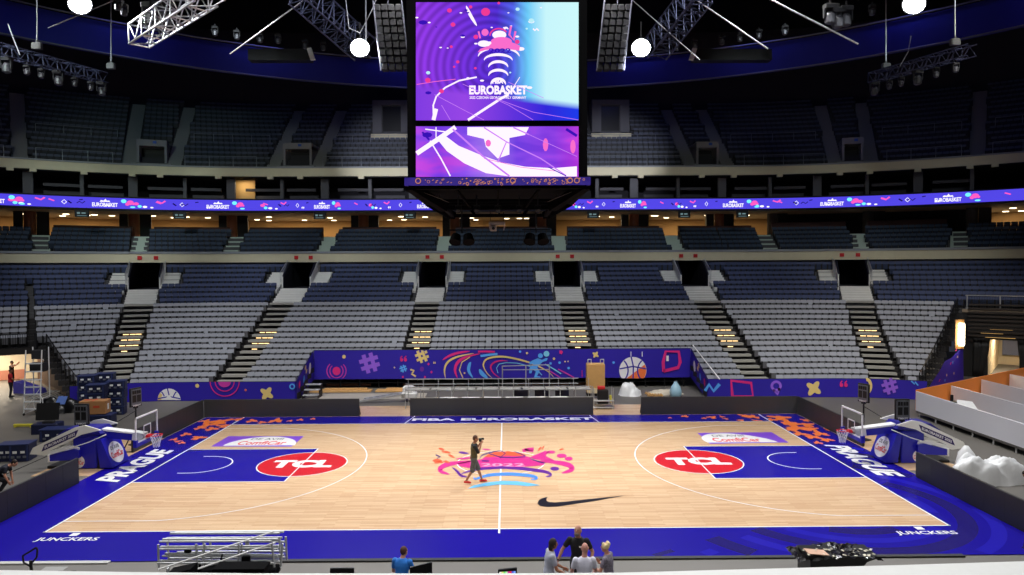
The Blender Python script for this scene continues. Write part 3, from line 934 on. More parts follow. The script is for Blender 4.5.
for i in range(0,len(LPX)-1):
    if LPX[i+1]-LPX[i]>70: continue
    ta=t_of(LPX[i]+(9 if i%2==0 else 0),35,15); tb=t_of(LPX[i+1]-(9 if i%2 else 0),35,15)
    b=MB(); crect(b,ta+.3,tb-.1,35.3,35.5,15.1,15.36); crect(b,ta+.3,tb-.1,36.2,36.6,14.4,14.8); 
    tag(b.build('lounge_counter',mat('counter_grey',rgb(74,72,80),.7)),'grey counter rail above the ribbon, in the %s lounge bay from the crate side'%((ORD+['thirteenth','fourteenth','fifteenth','sixteenth','seventeenth'])[i]),'counter','lounge counters')

wr=MB(); crect(wr,t_of(234,36,15),t_of(255,36,15),36,36.2,13.6,16.2); structure('wall_lit_room',wr,mat('lit_room',rgb(196,160,104),.7))
p_=bowl(t_of(244,35.2,15),35.2,16.0); arealight('lit_room_lamp',p_,(p_.x,p_.y+.6,14),1.2,.3,26,(1,.8,.5))
# ---- third tier
cb=MB(); crect(cb,-TM,TM,33.6,34.3,16.28,17.0); structure('trim_12',cb,m_cream)
cb=MB(); crect(cb,-TM,TM,33.5,34.4,17.0,17.12); structure('trim_13',cb,m_ledge)
for i,px in enumerate((10,33,84,132,160,218,270,300,361,615,641,702,734,780,840,870,918,970,995)):
    t0=t_of(px,33.6,16.2); c=bowl(t0,33.75,16.16); b=MB(); b.cbox((0,0,0),(.5,.4,.24),.03); o=b.build('floodlight_box',m_cream,loc=c); o.rotation_euler=(0,0,ang(t0))
    tag(o,'small cream box under the upper cream band, %s from the crate side'%((ORD+['thirteenth','fourteenth','fifteenth','sixteenth','seventeenth','eighteenth','nineteenth'])[i]),'fixture','boxes under the upper band')
def r3(j): return 34.8+.8*j
def z3(j): return 16.9+.58*j
t3=MB()
for j in range(14): crect(t3,-TM,TM,r3(j)-.42,r3(j)+.42,z3(j)-.7,z3(j))
structure('floor_third_tier',t3,mat('upper_tier',rgb(60,60,64),.8))
S3PX=[20,128,173,271,316,692,730,836,872,977]
S3=[t_of(px-(506-px)*-.0,34.4,17) for px in S3PX]
s3=MB()
for i,t0 in enumerate(S3):
    for j in range(14):
        for h_ in (0,1):
            c=bowl(t0,r3(j)-.6+.33*h_,z3(j)-.29*(1-h_)+.02); s3.box((c.x,c.y,c.z-.17),(1.15,.4,.4),rz=ang(t0))
structure('floor_third_stairs',s3,mat('upper_stair',rgb(140,140,138),.8,noise=.08))
m3=MB(); V3=[(1,2),(3,4),(5,6),(7,8)]
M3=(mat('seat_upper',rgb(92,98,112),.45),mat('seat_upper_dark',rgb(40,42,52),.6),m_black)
sm_=MB(); seat_mesh(sm_,(0,0,0),0,True,w=.46,mats=M3); so_=sm_.build('upper_seat'); up_me=so_.data; bpy.data.objects.remove(so_)
def up_one(j):
    def f(t,c):
        b_=sum(1 for q in S3 if t>q); lb='dark top tier seat, %s row, %s block from the crate side'%(('front','second','third')[j],ORD[b_])
        one_seat('upper_tier_seat',up_me,c,ang(t),lb,lb.replace('tier seat','tier seats')); NIND[3]+=1
    return f
for j in range(14):
    r=r3(j); sk=[(t-.7/tlen(r,t),t+.7/tlen(r,t)) for t in S3]
    if j>=6: sk+=[(t_of(px,40,22)-2.2,t_of(px,40,22)+2.2) for px in (391,611)]
    if j<5:
        for a_,b_ in V3: sk.append((S3[a_],S3[b_]))
    fill_row(m3,r+.05,z3(j),-46,46,.5,M3,.46,sk,up_one(j) if j<2 else None)
tag(m3.build('upper_tier_seats'),'rows of dark seats in the top tier under the roof','seats',kind='stuff')
for n_i,(a_,b_) in enumerate(V3):
    t0=(S3[a_]+S3[b_])/2; hw=(S3[b_]-S3[a_])/2*tlen(35,t0)-.7
    c=bowl(t0,35.4,17); r=thing('exit_box','concrete stair exit of the top tier, %s from the crate side'%ORD[n_i],'exit box',c,ang(t0),'top tier exits')
    b=MB(); b.box((-hw,1.3,1.1),(.2,3,2.3)); b.box((hw,1.3,1.1),(.2,3,2.3)); b.box((0,1.2,2.25),(hw*2+.2,2.9,.55)); b.box((0,-.6,.15),(hw*2+1,.3,.45)); b.build('concrete_surround',mat('exit_concrete',rgb(150,150,152),.8),r)
    b=MB(); b.box((0,1.5,1.1),(hw*2-.2,.1,2.1)); b.build('dark_opening',m_black,r)
    b=MB(); b.box((.25,-.3,2.3),(.3,.04,.22)); b.build('pictogram_plate',mat('plate_blue',rgb(40,90,190),.5),r)
# railings of the third tier: front railing and the one half way up, each block its own
def railing(name,label,t0,t1,r,z0,h,step=1.6,group=None):
    b=MB(); T=ts(t0,t1,1.0); top=[bowl(t,r,z0+h) for t in T]; b.path(top,.022,5)
    n=max(1,int((t1-t0)*tlen(r,(t0+t1)/2)/step))
    for i in range(n+1):
        t=t0+(t1-t0)*i/n; b.tube(bowl(t,r,z0),bowl(t,r,z0+h),.02,5)
    return tag(b.build(name,mat('rail_metal',rgb(150,154,160),.4,.5)),label,'railing',group)
SB=[-44]+S3+[44]
kb=0
for i in range(len(SB)-1):
    if (i-1,i) in V3 or (i, i+1) in [(a_+1,b_+1) for a_,b_ in V3]: continue
    if SB[i+1]-SB[i]<1.5: continue
    railing('railing','front railing of the top tier, %s seat block from the crate side'%ORD[kb],SB[i]+.8,SB[i+1]-.8,33.75,17.1,.95,1.7,'front railings of the top tier')
    railing('railing','railing half way up the top tier, %s seat block from the crate side'%ORD[kb],SB[i]+.8,SB[i+1]-.8,r3(5)-.38,z3(5),1.0,1.7,'middle railings of the top tier'); kb+=1
# back wall and roof
bw=MB(); crect(bw,-TM,TM,46.2,46.6,20,33); structure('wall_back',bw,mat('back_wall_dark',rgb(52,50,56),.9,noise=.15,nscale=.3))
# side and rear walls of the hall
sw=MB(); sw.box((-47.5,-10,16),(.5,48,34)); structure('wall_left',sw,m_dark)
sw=MB(); sw.box((47.5,-10,16),(.5,48,34)); structure('wall_right',sw,m_dark)
sw=MB(); sw.box((0,-38.5,16),(96,.5,34)); structure('wall_front',sw,m_dark)
rf=MB(); rf.box((0,4,33.2),(100,90,.4)); structure('ceiling',rf,m_roof)
# press boxes
for px,lab in ((391,'crate'),(611,'booth')):
    t0=t_of(px,40,22); c=bowl(t0,40,22.4); r=thing('press_box','grey commentary box under the roof, on the %s side of the video cube'%lab,'commentary box',c,0,'commentary boxes')
    b=MB(); W_=3.7
    b.box((0,1.6,1.9),(W_,2.8,.5)); b.box((-W_/2+.45,1.6,.2),(.9,2.8,3.)); b.box((W_/2-.45,1.6,.2),(.9,2.8,3.)); b.box((0,1.6,-1.2),(W_,2.8,.3)); b.box((0,3,.2),(W_,.1,3.2))
    b.build('cabin',mat('cabin_grey',rgb(96,96,100),.8),r)
    b=MB(); b.box((0,.9,-1.5),(W_+.2,2.4,.5)); b.build('front_ledge',m_cream,r)
    b=MB(); b.box((0,.6,.35),(W_-1.8,.06,2.5)); b.build('dark_window',m_blackshine,r)
    b=MB(); b.box((0,.5,1.62),(W_-1.75,.1,.1)); b.box((0,.5,-.92),(W_-1.75,.1,.1)); b.box((-.93,.5,.35),(.08,.1,2.6)); b.box((.93,.5,.35),(.08,.1,2.6)); b.build('window_frame',mat('frame_grey',rgb(70,70,74),.6),r)

print('individual seats',NIND)
# ============================================================ BANNERS in front of the stands
def fy(y,sc=1.):        # photo pixel -> point on the vertical plane y, slightly in front per layer
    def g(px,py): 
        p=bp(px,max(350.4,min(378.2,py)),y=y); return (p.x, p.y-.002*(LZ[0]-B0[0]), p.z)
    return g
B0=[0]
def motif(mb,f,kind,x,y,s,col,**k):
    mb.use(col)
# low banner left and right follow the front row curve
def low_banner(side,label):
    r=thing('printed_banner',label,'banner',(0,0,0)); E_=cut_edge(side,0)
    t0,t1=sorted((side*12.6,E_)); b=MB(); band(b,t0,t1,rowr(0)-.46,ZC,rowr(0)-.46,1.13,.5)
    b.use(m_purple); cband(b,t0,t1,[(rowr(0)-.5,ZC+.02),(rowr(0)-.44,ZC+.02),(rowr(0)-.44,1.13),(rowr(0)-.5,1.13)],.6)
    b2=MB().use(m_purple); b2.v,b2.f=b.v,b.f; b2.mi=[0]*len(b.f); b=b2
    LZ[0]=0; B0[0]=0; rr=rowr(0)-.5
    def g(px,py):
        t=t_of(px,rr,.6); k=1+LZ[0]; p=bowl(t,rr-.006*k,0); d=(p.y-CY0)
        q=bp(px,py,y=p.y); return (p.x,p.y,q.z)
    if side<0:
        basketball(b,g,169,400,11.5,m_purple,m_inkw,m_gold,True)
        b.use(m_gold); disc(b,g,197.5,385.8,2,2,12)
        b.use(m_pink); 
        for rr_,w_ in ((14.5,1.),(9.5,1.)): arc(b,g,225,381.6,rr_,rr_,w_,0,180)
        b.use(m_magenta); b.poly([g(225+6.5*math.cos(PI*i/14),381.8+5.5*math.sin(PI*i/14)) for i in range(15)])
        b.use(m_gold); plusblob(b,g,267,393.5,7.5,.6)
        b.use(m_cyan); disc(b,g,292.5,386.5,3,3,14); b.use(m_purple); disc(b,g,292.5,386.5,1.6,1.6,12)
        b.use(m_inkor); disc(b,g,246,390,1.2,1.2,8)
    else:
        b.use(m_cyan); stroke(b,g,[(705,391),(709,384.5),(713.5,391),(719.5,384)],3.4)
        b.use(m_pink); stroke(b,g,[(732.5,396.5),(731,380.6),(751,383),(753,396.5),(733,396.8)],3)
        b.use(m_lilac); arc(b,g,776,386,4.3,4.3,2.6); stroke(b,g,[(773.2,389.5),(777.5,394.5),(779.3,388)],2.4)
        b.use(m_gold); plusblob(b,g,813.5,388.4,8.6,.62)
        b.use(m_pink); quote(b,g,843.5,384.6,5)
        b.use(m_gold); arc(b,g,866.5,386,4,6.5,3.2,-100,100); disc(b,g,868,391,2.6,2.6,10)
        b.use(m_lilac); hashm(b,g,889.5,386.3,9.5,-.3)
        b.use(m_cyan); stroke(b,g,[(911,381),(914.5,384.2),(914.8,381.8),(918,385.5)],1.4)
    b.build('banner_cloth',None,r)
    b=MB(); b.path([bowl(t,rowr(0)-.47,1.14) for t in ts(t0,t1,1.)],.022,6); b.build('top_rail',m_black,r)
low_banner(-1,'low violet banner below the grey seats, printed with half a basketball')
low_banner(1,'low violet banner below the grey seats, printed with pink frame and yellow cross')
YB=18.35
cbn=thing('printed_banner','tall violet centre banner with swirls, blue player figure and orange basketball','banner',(0,0,0))
b=MB().use(m_purple); b.box((0,YB+.03,1.6),(25.2,.06,1.93)); LZ[0]=0; B0[0]=0; g=fy(YB-.002)
B0[0]=LZ[0]-1
b.use(m_pink); disc(b,g,336.5,371,4,4.2); 
b.use(m_magenta); arc(b,g,336.5,371,6.6,6.8,1,-48,230); arc(b,g,336.5,371,9.6,9.3,1,-45,228)
b.use(m_gold); disc(b,g,344,356.7,1.9,1.9,12)
b.use(m_lilac); hashm(b,g,369.5,363,12,-.28)
b.use(m_magenta); hashm(b,g,373,371,4,-.28) if False else None
b.use(m_pink); quote(b,g,403.5,359.3,4.4); b.use(m_cyan); hashm(b,g,403.3,368.6,4.4,-.4)
b.use(m_gold); hashm(b,g,422,356,8,-.35); stroke(b,g,[(410.5,369.5),(414,370.5),(411.8,374),(416,376.4)],1.8)
disc(b,g,394.5,367.5,.8,.8,8); quote(b,g,434.5,362.8,1.6)
b.use(m_pink)
for x,y in ((428.5,364),(431.5,372),(403,377),(425,377)): disc(b,g,x,y,1.3,1.5,4)
b.use(m_ink_p); disc(b,g,422,369,2.2,2.6,12)
# swirls
sw_=[(443,360.5),(448,356.5),(458,353.5),(470,351.8)]
b.use(m_pink); stroke(b,g,[(442.5,360),(450,355.5),(460,352.4),(470,351.2)],2.6,1)
stroke(b,g,[(457.5,378),(455,370),(458,362),(466,357),(480,353.6)],3,1); stroke(b,g,[(478,351.5),(486,351.4),(495,351.8)],2)
b.use(m_gold); stroke(b,g,[(445.5,378.4),(444.5,370),(447,363),(453,358.5),(462,355.5),(474,353.2)],2.2,1)
stroke(b,g,[(463,378),(459.5,370),(462,362),(470,357)],1)
b.use(m_cyan); stroke(b,g,[(473,378),(468.8,371),(469.5,364.5),(471,362)],3.2,1); stroke(b,g,[(487.5,378),(482,373.5),(479.5,369)],4,1)
stroke(b,g,[(480.5,356),(490,354.6),(497.5,354)],2.4)
b.use(m_gold); stroke(b,g,[(492.5,378.2),(487,373),(483.5,366),(485,360.5),(491,357.5),(502,356.5),(515,358.5),(528,362),(538,366),(548,371.5),(554.5,378)],1.9,1)
b.use(m_pink); stroke(b,g,[(500,378),(493.5,373),(490.7,367),(494,362.5),(501,360.6),(508,361)],1.7,1)
b.use(m_sky); stroke(b,g,[(498,373),(496.5,368),(499,364),(506,362.6),(517,363),(529,366),(537,370),(542,375)],.8)
b.use(m_sky); stroke(b,g,[(545,364),(553,368.5),(561,373.6)],1.1); b.use(m_magenta); stroke(b,g,[(558,369),(566,373),(574,377.5)],1.2); stroke(b,g,[(547,369),(553,373),(561,378)],1)
b.use(m_pink); disc(b,g,561,351.8,2,2.6,5); stroke(b,g,[(582,370),(582,377)],.6)
b.use(m_cyan)
for x,y in ((559.5,362.5),(568.5,368),(550.5,363.3),(520,351.5),(613.5,362.4)): disc(b,g,x,y,1.4,1.4,6)
b.use(m_gold); disc(b,g,554,358.6,1.3,1.3,8); disc(b,g,527,353,1.2,1.2,8); disc(b,g,565,361.5,.8,.8,6); disc(b,g,568,361.3,.8,.8,6); disc(b,g,464.5,373,1,1,6); plusblob(b,g,595.5,354.6,3.6,.6)
# player figure
b.use(m_cyan); disc(b,g,540.4,355.6,2.5,2.4,16)
shape(b,g,[(532.5,360.2),(538,358),(542,359.8),(546,357.8),(547.8,358.4),(546.6,360.6),(542.6,361.8),(540.2,364.2),(537.2,367.2),(539.6,371),(537,375.8),(540.4,376.4),(540.2,377.6),(534,377.4),(535.8,371.4),(532.6,369.6),(531.4,373.4),(529,373.2),(529.4,368),(533.4,363.6),(529.8,364.2),(528.6,362.8)])
b.use(m_sky); disc(b,g,546.4,353.7,2.9,2.9,18)
basketball(b,g,632.7,370.4,13.6,m_purple,m_inkw,m_inkor,False)
b.use(m_pink); stroke(b,g,[(663.5,371.5),(663,362),(665.5,350.8),(678.5,351.2),(680,362),(678,367.4),(663.4,371)],3.2)
b.use(m_inkw)
for x in (630.8,642): stroke(b,g,[(x,351.5),(x,356.5)],.7)
stroke(b,g,[(667.3,355.5),(667.3,361)],2.4)
b.build('banner_cloth',None,cbn); b=MB(); b.tube((-12.6,YB+.04,2.58),(12.6,YB+.04,2.58),.025,6); b.build('top_rail',m_black,cbn)
# clip: side cloths of the raised centre part
for side,lab in ((-1,'crate'),(1,'booth')):
    x=side*12.62
    rn=thing('side_banner','narrow violet cloth rising along the %s side end of the raised centre stand'%lab,'banner',(0,0,0))
    b=MB().use(m_purple); b.prism([(x,14.3,ZC),(x,14.3,1.13),(x,YB,2.56),(x,YB,.64),(x,15.0,ZC)],(side*.05,0,0))
    LZ[0]=0
    def gs(u,v): return (x-side*(.01+.004*LZ[0]), 14.3+u*(YB-14.3), .2+u*.5+v*1.2+u*.7)
    b.use(m_gold); disc(b,gs,.5,.75,.05,.12,10); disc(b,gs,.55,.5,.05,.12,10); b.use(m_inkw); disc(b,gs,.75,.35,.07,.3,12); b.use(m_cyan); disc(b,gs,.4,.3,.05,.2,10); b.use(m_pink); disc(b,gs,.15,.4,.05,.2,10)
    b.build('banner_cloth',None,rn); b=MB(); b.tube((x,14.3,1.15),(x,YB,2.58),.022,6); b.build('top_rail',m_black,rn)
# understructure of the raised centre part (frame work in the dark)
us=thing('stand_framework','dark steel framework under the raised centre stand','framework',(0,0,0))
b=MB()
for i in range(20):
    x=-12.2+i*24.4/19; b.bar((x,YB+.25,ZC),(x,YB+.25,.66),.07,.07); b.bar((x,YB+3.2,ZC),(x,YB+.3,.6),.05,.05)
b.bar((-12.4,YB+.25,.35),(12.4,YB+.25,.35),.05,.05); b.build('steel_bar',m_black,us)
b=MB(); 
for x0,x1 in ((-12,-9),(-6.8,-2.5),(1,6)): b.box(((x0+x1)/2,YB+.9,.12),(x1-x0,.3,.14))
b.build('timber_sleeper',m_brown,us)
bk=MB(); bk.box((0,YB+4.4,1.4),(25.3,.1,2.9)); bk.build('dark_backing',m_black,us)  # black sheet stands in for the dark space under the stand
# posts at the right end and the white diagonal rail
def pole(name,label,cat,p,q,r,m_): 
    b=MB(); b.tube(p,q,r,8); b.ball(q,r*1.15,8,5); b.ball(p,r*1.15,8,5); return tag(b.build(name,m_),label,cat)
pole('diagonal_rail','thin white diagonal rail at the booth side end of the raised centre stand','rail',(12.85,YB+.3,2.75),(13.35,14.3,1.15),.035,m_white)
# step units by the left end
st=thing('folding_steps','small black and silver steps beside the pink target print of the tall banner','steps',(-11.9,14.9,ZC))
b=MB()
for i in range(3): b.cbox((0,.35*i,.22+.28*i),(.95,.38,.06),.01)
b.build('step_tread',m_steel,st)
b=MB()
for sx in (-1,1): b.prism([(sx*.46,-.2,0),(sx*.46,-.2,.2),(sx*.46,.15,.2),(sx*.46,.15,.48),(sx*.46,.5,.48),(sx*.46,.5,.76),(sx*.46,.9,.76),(sx*.46,.9,0)],(sx*.03,0,0))
b.build('side_plate',m_black,st)

# ============================================================ LEFT TUNNEL
zt=rowz(9)-.12
ce=cut_edge(-1,9)
b=MB(); crect(b,-TM,ce,rowr(9)-.5,rowr(9)+12,zt-.3,zt); structure('ceiling_tunnel',b,m_dark)
b=MB(); crect(b,-TM,ce,rowr(9)-.55,rowr(9)-.45,zt-.32,zt+.1); structure('trim_20',b,mat('tunnel_edge',rgb(40,36,34),.7))
# railing in bars
rb_=thing('balcony_railing','black barred railing above the tunnel mouth behind the step tower','railing',(0,0,0))
b=MB(); r=rowr(9)-.5; T=ts(ce-9,ce,.8)
b.path([bowl(t,r,zt+1.02) for t in T],.03,6); b.path([bowl(t,r,zt+.15) for t in T],.02,6); b.build('rail',m_black,rb_)
b=MB(); n=int(9*r/RREF/.13)
for i in range(n+1):
    t=ce-9*i/n; b.tube(bowl(t,r,zt+.1),bowl(t,r,zt+1.0),.014,4)
b.build('baluster',m_black,rb_)
b=MB(); b.box(bowl(ce-.1,r,zt+.5),(.12,.12,1.15)); b.box(bowl(ce-.1,r,zt+.3),(.2,.2,.5)); b.build('corner_post',m_dark,rb_)
# tunnel walls
pA=bowl(ce,rowr(9)-.5); 
b=MB(); b.prism([(-25.9-.1,14.0,ZC),(-33.9,23.1,ZC),(-33.9,23.1,rowz(14)),(-30.2,18.8,rowz(6)),(-27.4,15.6,rowz(1)),(-25.9,14,rowz(0))],(-.12,-.1,0)); structure('wall_stand_side',b,mat('stand_side_brown',rgb(74,50,32),.8,noise=.3,nscale=2))
b=MB(); crect(b,-TM,ce,27,27.3,ZC,zt); structure('wall_tunnel_back',b,m_beige)
arealight('tunnel_lamp',bowl(-46,24.5,zt-.4),bowl(-46,24.5,0),3,3,420,(1,.86,.66))
arealight('tunnel_lamp',bowl(-37,24.5,zt-.4),bowl(-37,24.5,0),3,3,420,(1,.86,.66))
b=MB(); b.box(bowl(-33.5,26.4,1.0),(1.0,.3,2.0)); tag(b.build('brown_door',m_brown),'brown door leaf at the back of the tunnel behind the step tower','door')
b=MB(); b.box(bowl(-37.5,26.9,.35),(5,.06,.7),rz=ang(-37.5)); tag(b.build('reddish_panel',mat('brick_pink',rgb(170,110,90),.8)),'low reddish wall panel in the tunnel behind the step tower','panel')
pole('leaning_pole','long white pole leaning from the tunnel corner beside the step tower to the floor','pole',(-30.6,17.6,zt-.1),bp(71,389,z=0.0).to_tuple(),.04,m_white)
# black side rail frames along the cut on the left
def edge_fence(side,label):
    r_=thing('stand_fence',label,'fence',(0,0,0)); b=MB(); 
    pts=[]
    for k in range(0,9 if side<0 else 15):
        t=cut_edge(side,k); p=bowl(t-side*.35/tlen(rowr(k),t),rowr(k),rowz(k)); pts.append(p)
    for p in pts:
        b.bar(p,p+Vector((0,0,1.15)),.05,.05)
        for h_ in (.3,.6,.9): b.bar(p+Vector((0,-.4,h_)),p+Vector((0,.4,h_)),.03,.03)
        b.bar(p+Vector((0,-.4,0)),p+Vector((0,-.4,1.1)),.03,.03)
    b.build('black_post',m_black,r_)
    b=MB(); b.path([p+Vector((0,0,1.15)) for p in pts],.03); b.build('handrail',m_black,r_)
edge_fence(-1,'stepped black fence at the end of the grey seats near the step tower')
edge_fence(1,'stepped black fence at the end of the grey seats near the orange booths')

# ============================================================ RIGHT TUNNEL
zr=rowz(15)-.15; rr=rowr(15)-.5; ce=cut_edge(1,15)
b=MB(); crect(b,ce-.2,TM,rr,rr+6,zr-.25,zr); structure('ceiling_tunnel_right',b,m_dark)
b=MB(); crect(b,ce-.2,TM,rr-.06,rr,zr-.1,zr+.12); structure('trim_21',b,mat('edge_beige',rgb(150,135,115),.7))
rb_=thing('balcony_railing','grey mesh railing above the bright curtained tunnel','railing',(0,0,0))
T=ts(ce,ce+6.2,.8); b=MB(); b.path([bowl(t,rr,zr+1.12) for t in T],.035,6); b.path([bowl(t,rr,zr+.2) for t in T],.03,6); b.build('rail',m_steel,rb_)
b=MB()
for i in range(4): t=ce+.1+6*i/3; b.tube(bowl(t,rr,zr),bowl(t,rr,zr+1.15),.045,6)
b.build('post',m_steel,rb_)
b=MB()
for i in range(40): t=ce+.1+6*i/39; b.tube(bowl(t,rr,zr+.2),bowl(t,rr,zr+1.1),.009,4)
for h_ in (.4,.6,.8,1.0): b.path([bowl(t,rr,zr+h_) for t in T],.008,4)
b.build('mesh_panel',m_black,rb_)
t0,t1=t_of(988,rr,2),t_of(1019.5,rr,2)
zo=2.75
# stepped understructure (dark slats) above the opening
sl=thing('slatted_underside','dark horizontal slats of the stand underside above the bright curtained tunnel','slats',(0,0,0))
b=MB()
for i in range(9): crect(b,ce+.2,TM,rr-.1-.11*(8-i),rr-.02-.11*(8-i),zo+.25+i*.27,zo+.38+i*.27)
b.build('slat',mat('slat_brown',rgb(46,38,32),.6),sl)
b=MB()
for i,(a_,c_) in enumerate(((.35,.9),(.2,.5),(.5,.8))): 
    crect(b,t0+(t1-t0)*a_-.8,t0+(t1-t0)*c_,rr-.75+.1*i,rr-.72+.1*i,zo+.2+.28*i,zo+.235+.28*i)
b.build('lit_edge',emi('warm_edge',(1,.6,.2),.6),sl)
b=MB(); crect(b,ce-.3,t0,rr+.02,rr+.2,ZC,zr-.2); crect(b,t1,TM,rr+.02,rr+.2,ZC,zr-.2); crect(b,t0,t1,rr+.02,rr+.2,zo,zr-.2); structure('wall_right_tunnel',b,m_black)
# corridor behind
b=MB(); 
c0_,c1_=bowl(t0,rr+.1),bowl(t1,rr+.1); dr=Vector((math.sin((t0+t1)/2/RREF-.8),math.cos((t0+t1)/2/RREF-.8),0)); dr=(bowl((t0+t1)/2,30)-bowl((t0+t1)/2,20)).normalized()
e0,e1=c0_+dr*9,c1_+dr*9
b.poly([c0_+Vector((0,0,ZC)),e0+Vector((0,0,ZC)),e0+Vector((0,0,zo)),c0_+Vector((0,0,zo))]); b.poly([c1_+Vector((0,0,ZC)),e1+Vector((0,0,ZC)),e1+Vector((0,0,zo)),c1_+Vector((0,0,zo))]); b.poly([e0+Vector((0,0,ZC)),e1+Vector((0,0,ZC)),e1+Vector((0,0,zo)),e0+Vector((0,0,zo))])
b.poly([c0_+Vector((0,0,zo)),c1_+Vector((0,0,zo)),e1+Vector((0,0,zo)),e0+Vector((0,0,zo))]); structure('wall_corridor',b,mat('corridor_cream',rgb(225,210,180),.7))
b=MB(); tc_=(c0_+c1_)/2; pm=(e0+e1)/2-dr*.3; b.box((pm.x-.1,pm.y,1.45),(1.15,.08,1.3),rz=ang((t0+t1)/2)); tag(b.build('blue_door_panel',mat('panel_bluegrey',rgb(104,114,148),.6)),'blue grey panel at the end of the bright curtained corridor','panel')
arealight('corridor_lamp',(tc_+dr*4+Vector((0,0,zo-.1))),(tc_+dr*4),1.0,4,170,(1,.88,.7))
# curtains gathered to each side of the opening
for s_,lab in ((0,'tube lamp'),(1,'far')):
    b=MB(); tt=(t0,t1)[s_]; si=1 if s_==0 else -1
    P=[];n=13; Z=[zo+.1,2.0,1.2,.6,ZC+.02]; off=[.12,.06,-.05,-.2,-.25]
    for z,o_ in zip(Z,off):
        for i in range(n):
            u=i/(n-1); t=tt+si*(-.9+(o_+.9)*u)/tlen(rr,tt); P.append(bowl(t,rr-.12+.05*math.sin(i*2.6),z))
    b.add(P,[(j*n+i,j*n+i+1,(j+1)*n+i+1,(j+1)*n+i) for j in range(4) for i in range(n-1)])
    o=b.build('black_curtain',m_black,smooth=True); sd=o.modifiers.new('thick','SOLIDIFY'); sd.thickness=.02
    tag(o,'black curtain gathered at the %s side of the bright tunnel opening'%lab,'curtain')
# bright vertical tube lamp and the purple drape beside it
p=bp(961.5,334.5,y=16.2)
r=thing('tube_lamp','bright vertical warm tube lamp above the violet drape beside the tunnel','lamp',p)
b=MB(); b.lathe((0,0,-.72),[(.16,0),(.18,.1),(.18,1.34),(.16,1.44)],14); b.build('glowing_tube',emi('tube_glow',(1,.84,.58),14.),r)
b=MB(); b.box((0,.22,0),(.55,.08,1.9)); b.build('back_plate',mat('back_plate',rgb(150,110,60),.6),r)
arealight('tube_light',(p.x,p.y-.4,p.z),(p.x-4,p.y-6,0),.4,1.4,90,(1,.8,.5))
# triangular violet drape along the stand's cut end on the right
dpz=MB().use(m_purple); A_=Vector((25.5,13.2,0)); B_=Vector((30.1,16.9,0))
def dd(u,v): 
    p=A_.lerp(B_,u); return (p.x+.01*LZ[0]*.5, p.y-.02-.01*(LZ[0]-l0), v)
l0=LZ[0]
tp=[(0,.1),(.0,.5),(.12,1.0),(.3,1.5),(.45,2.1),(.62,2.2),(.78,2.5),(.96,2.75),(1.0,0.0),(.5,ZC)]
dpz.prism([dd(u,v) for u,v in tp],(.03,.04,0))
dpz.use(m_pink)
for u,v,s in ((.3,.9,.02),(.6,1.8,.018),(.75,2.6,.015),(.2,.5,.02)): stroke(dpz,dd,[(u,v),(u+.02,v+.15),(u+.05,v+.1)],s)
dpz.use(m_gold)
for u,v in ((.35,.4),(.5,1.2),(.8,2.2),(.55,.6),(.7,1.2)): disc(dpz,dd,u,v,.012,.09,8)
dpz.use(m_cyan)
for u,v in ((.45,.9),(.66,1.9)): disc(dpz,dd,u,v,.012,.1,8)
tag(dpz.build('violet_drape'),'sloping violet patterned drape below the bright tube lamp','drape')

# ============================================================ ORANGE AND WHITE BOOTHS
bo=thing('hospitality_booth','long white fronted booth row with an orange inside wall','booth',(.2,0,0))
b=MB(); b.box((22.05,1.0,.82),(.08,15.2,1.03)); b.build('front_panel',mat('booth_white',rgb(232,233,242),.5),bo)
b=MB(); 
P0=Vector((22.0,8.6,0)); P1=Vector((36,17.8,0)); b.prism([P0+Vector((0,0,.3)),P1+Vector((0,0,.3)),P1+Vector((0,0,1.52)),P0+Vector((0,0,1.4))],(.05,.08,0)); b.build('orange_wall',mat('orange_bright',rgb(255,150,62),.6),bo)
for i,(x,y) in enumerate(((25.0,10.3),(28.1,12.4),(31.2,14.4),(34.2,16.4))):
    b=MB(); b.box((x,y-6.4,.82),(.07,12.8,1.03)); b.build('partition',mat('booth_white',rgb(232,233,242),.5),bo)
b=MB(); b.prism([(22.0,-6.6,.2),(22.0,8.5,.2),(36,17.7,.2),(36,-6.6,.2)],(0,0,.1)); b.build('deck',mat('booth_deck',rgb(90,86,84),.8),bo)
for i in range(11):
    for x in (22.05,24.5): b=MB(); b.bar((x,8.3-i*1.45,ZC),(x,8.3-i*1.45,.25),.06,.06); b.build('deck_leg',m_steel,bo)
# things in the first booth
p=bp(939,387,y=7.6); b=MB(); b.cbox((22.9,6.6,.9),(.12,.12,1.2),.02); b.cbox((23.0,6.4,.75),(.45,.6,.9),.08); tag(b.build('black_chair',m_black),'dark object standing inside the first booth beside the orange wall','object')
b=MB(); b.prism([(22.6,5.6,.9),(23.3,5.2,1.0),(23.5,5.9,1.25),(22.9,6.2,1.3)],(0,0,.03)); b.box((23.1,5.7,.6),(.7,.6,.6)); tag(b.build('white_sheet',m_bag),'white sheet lying over a box inside the first booth','sheet')

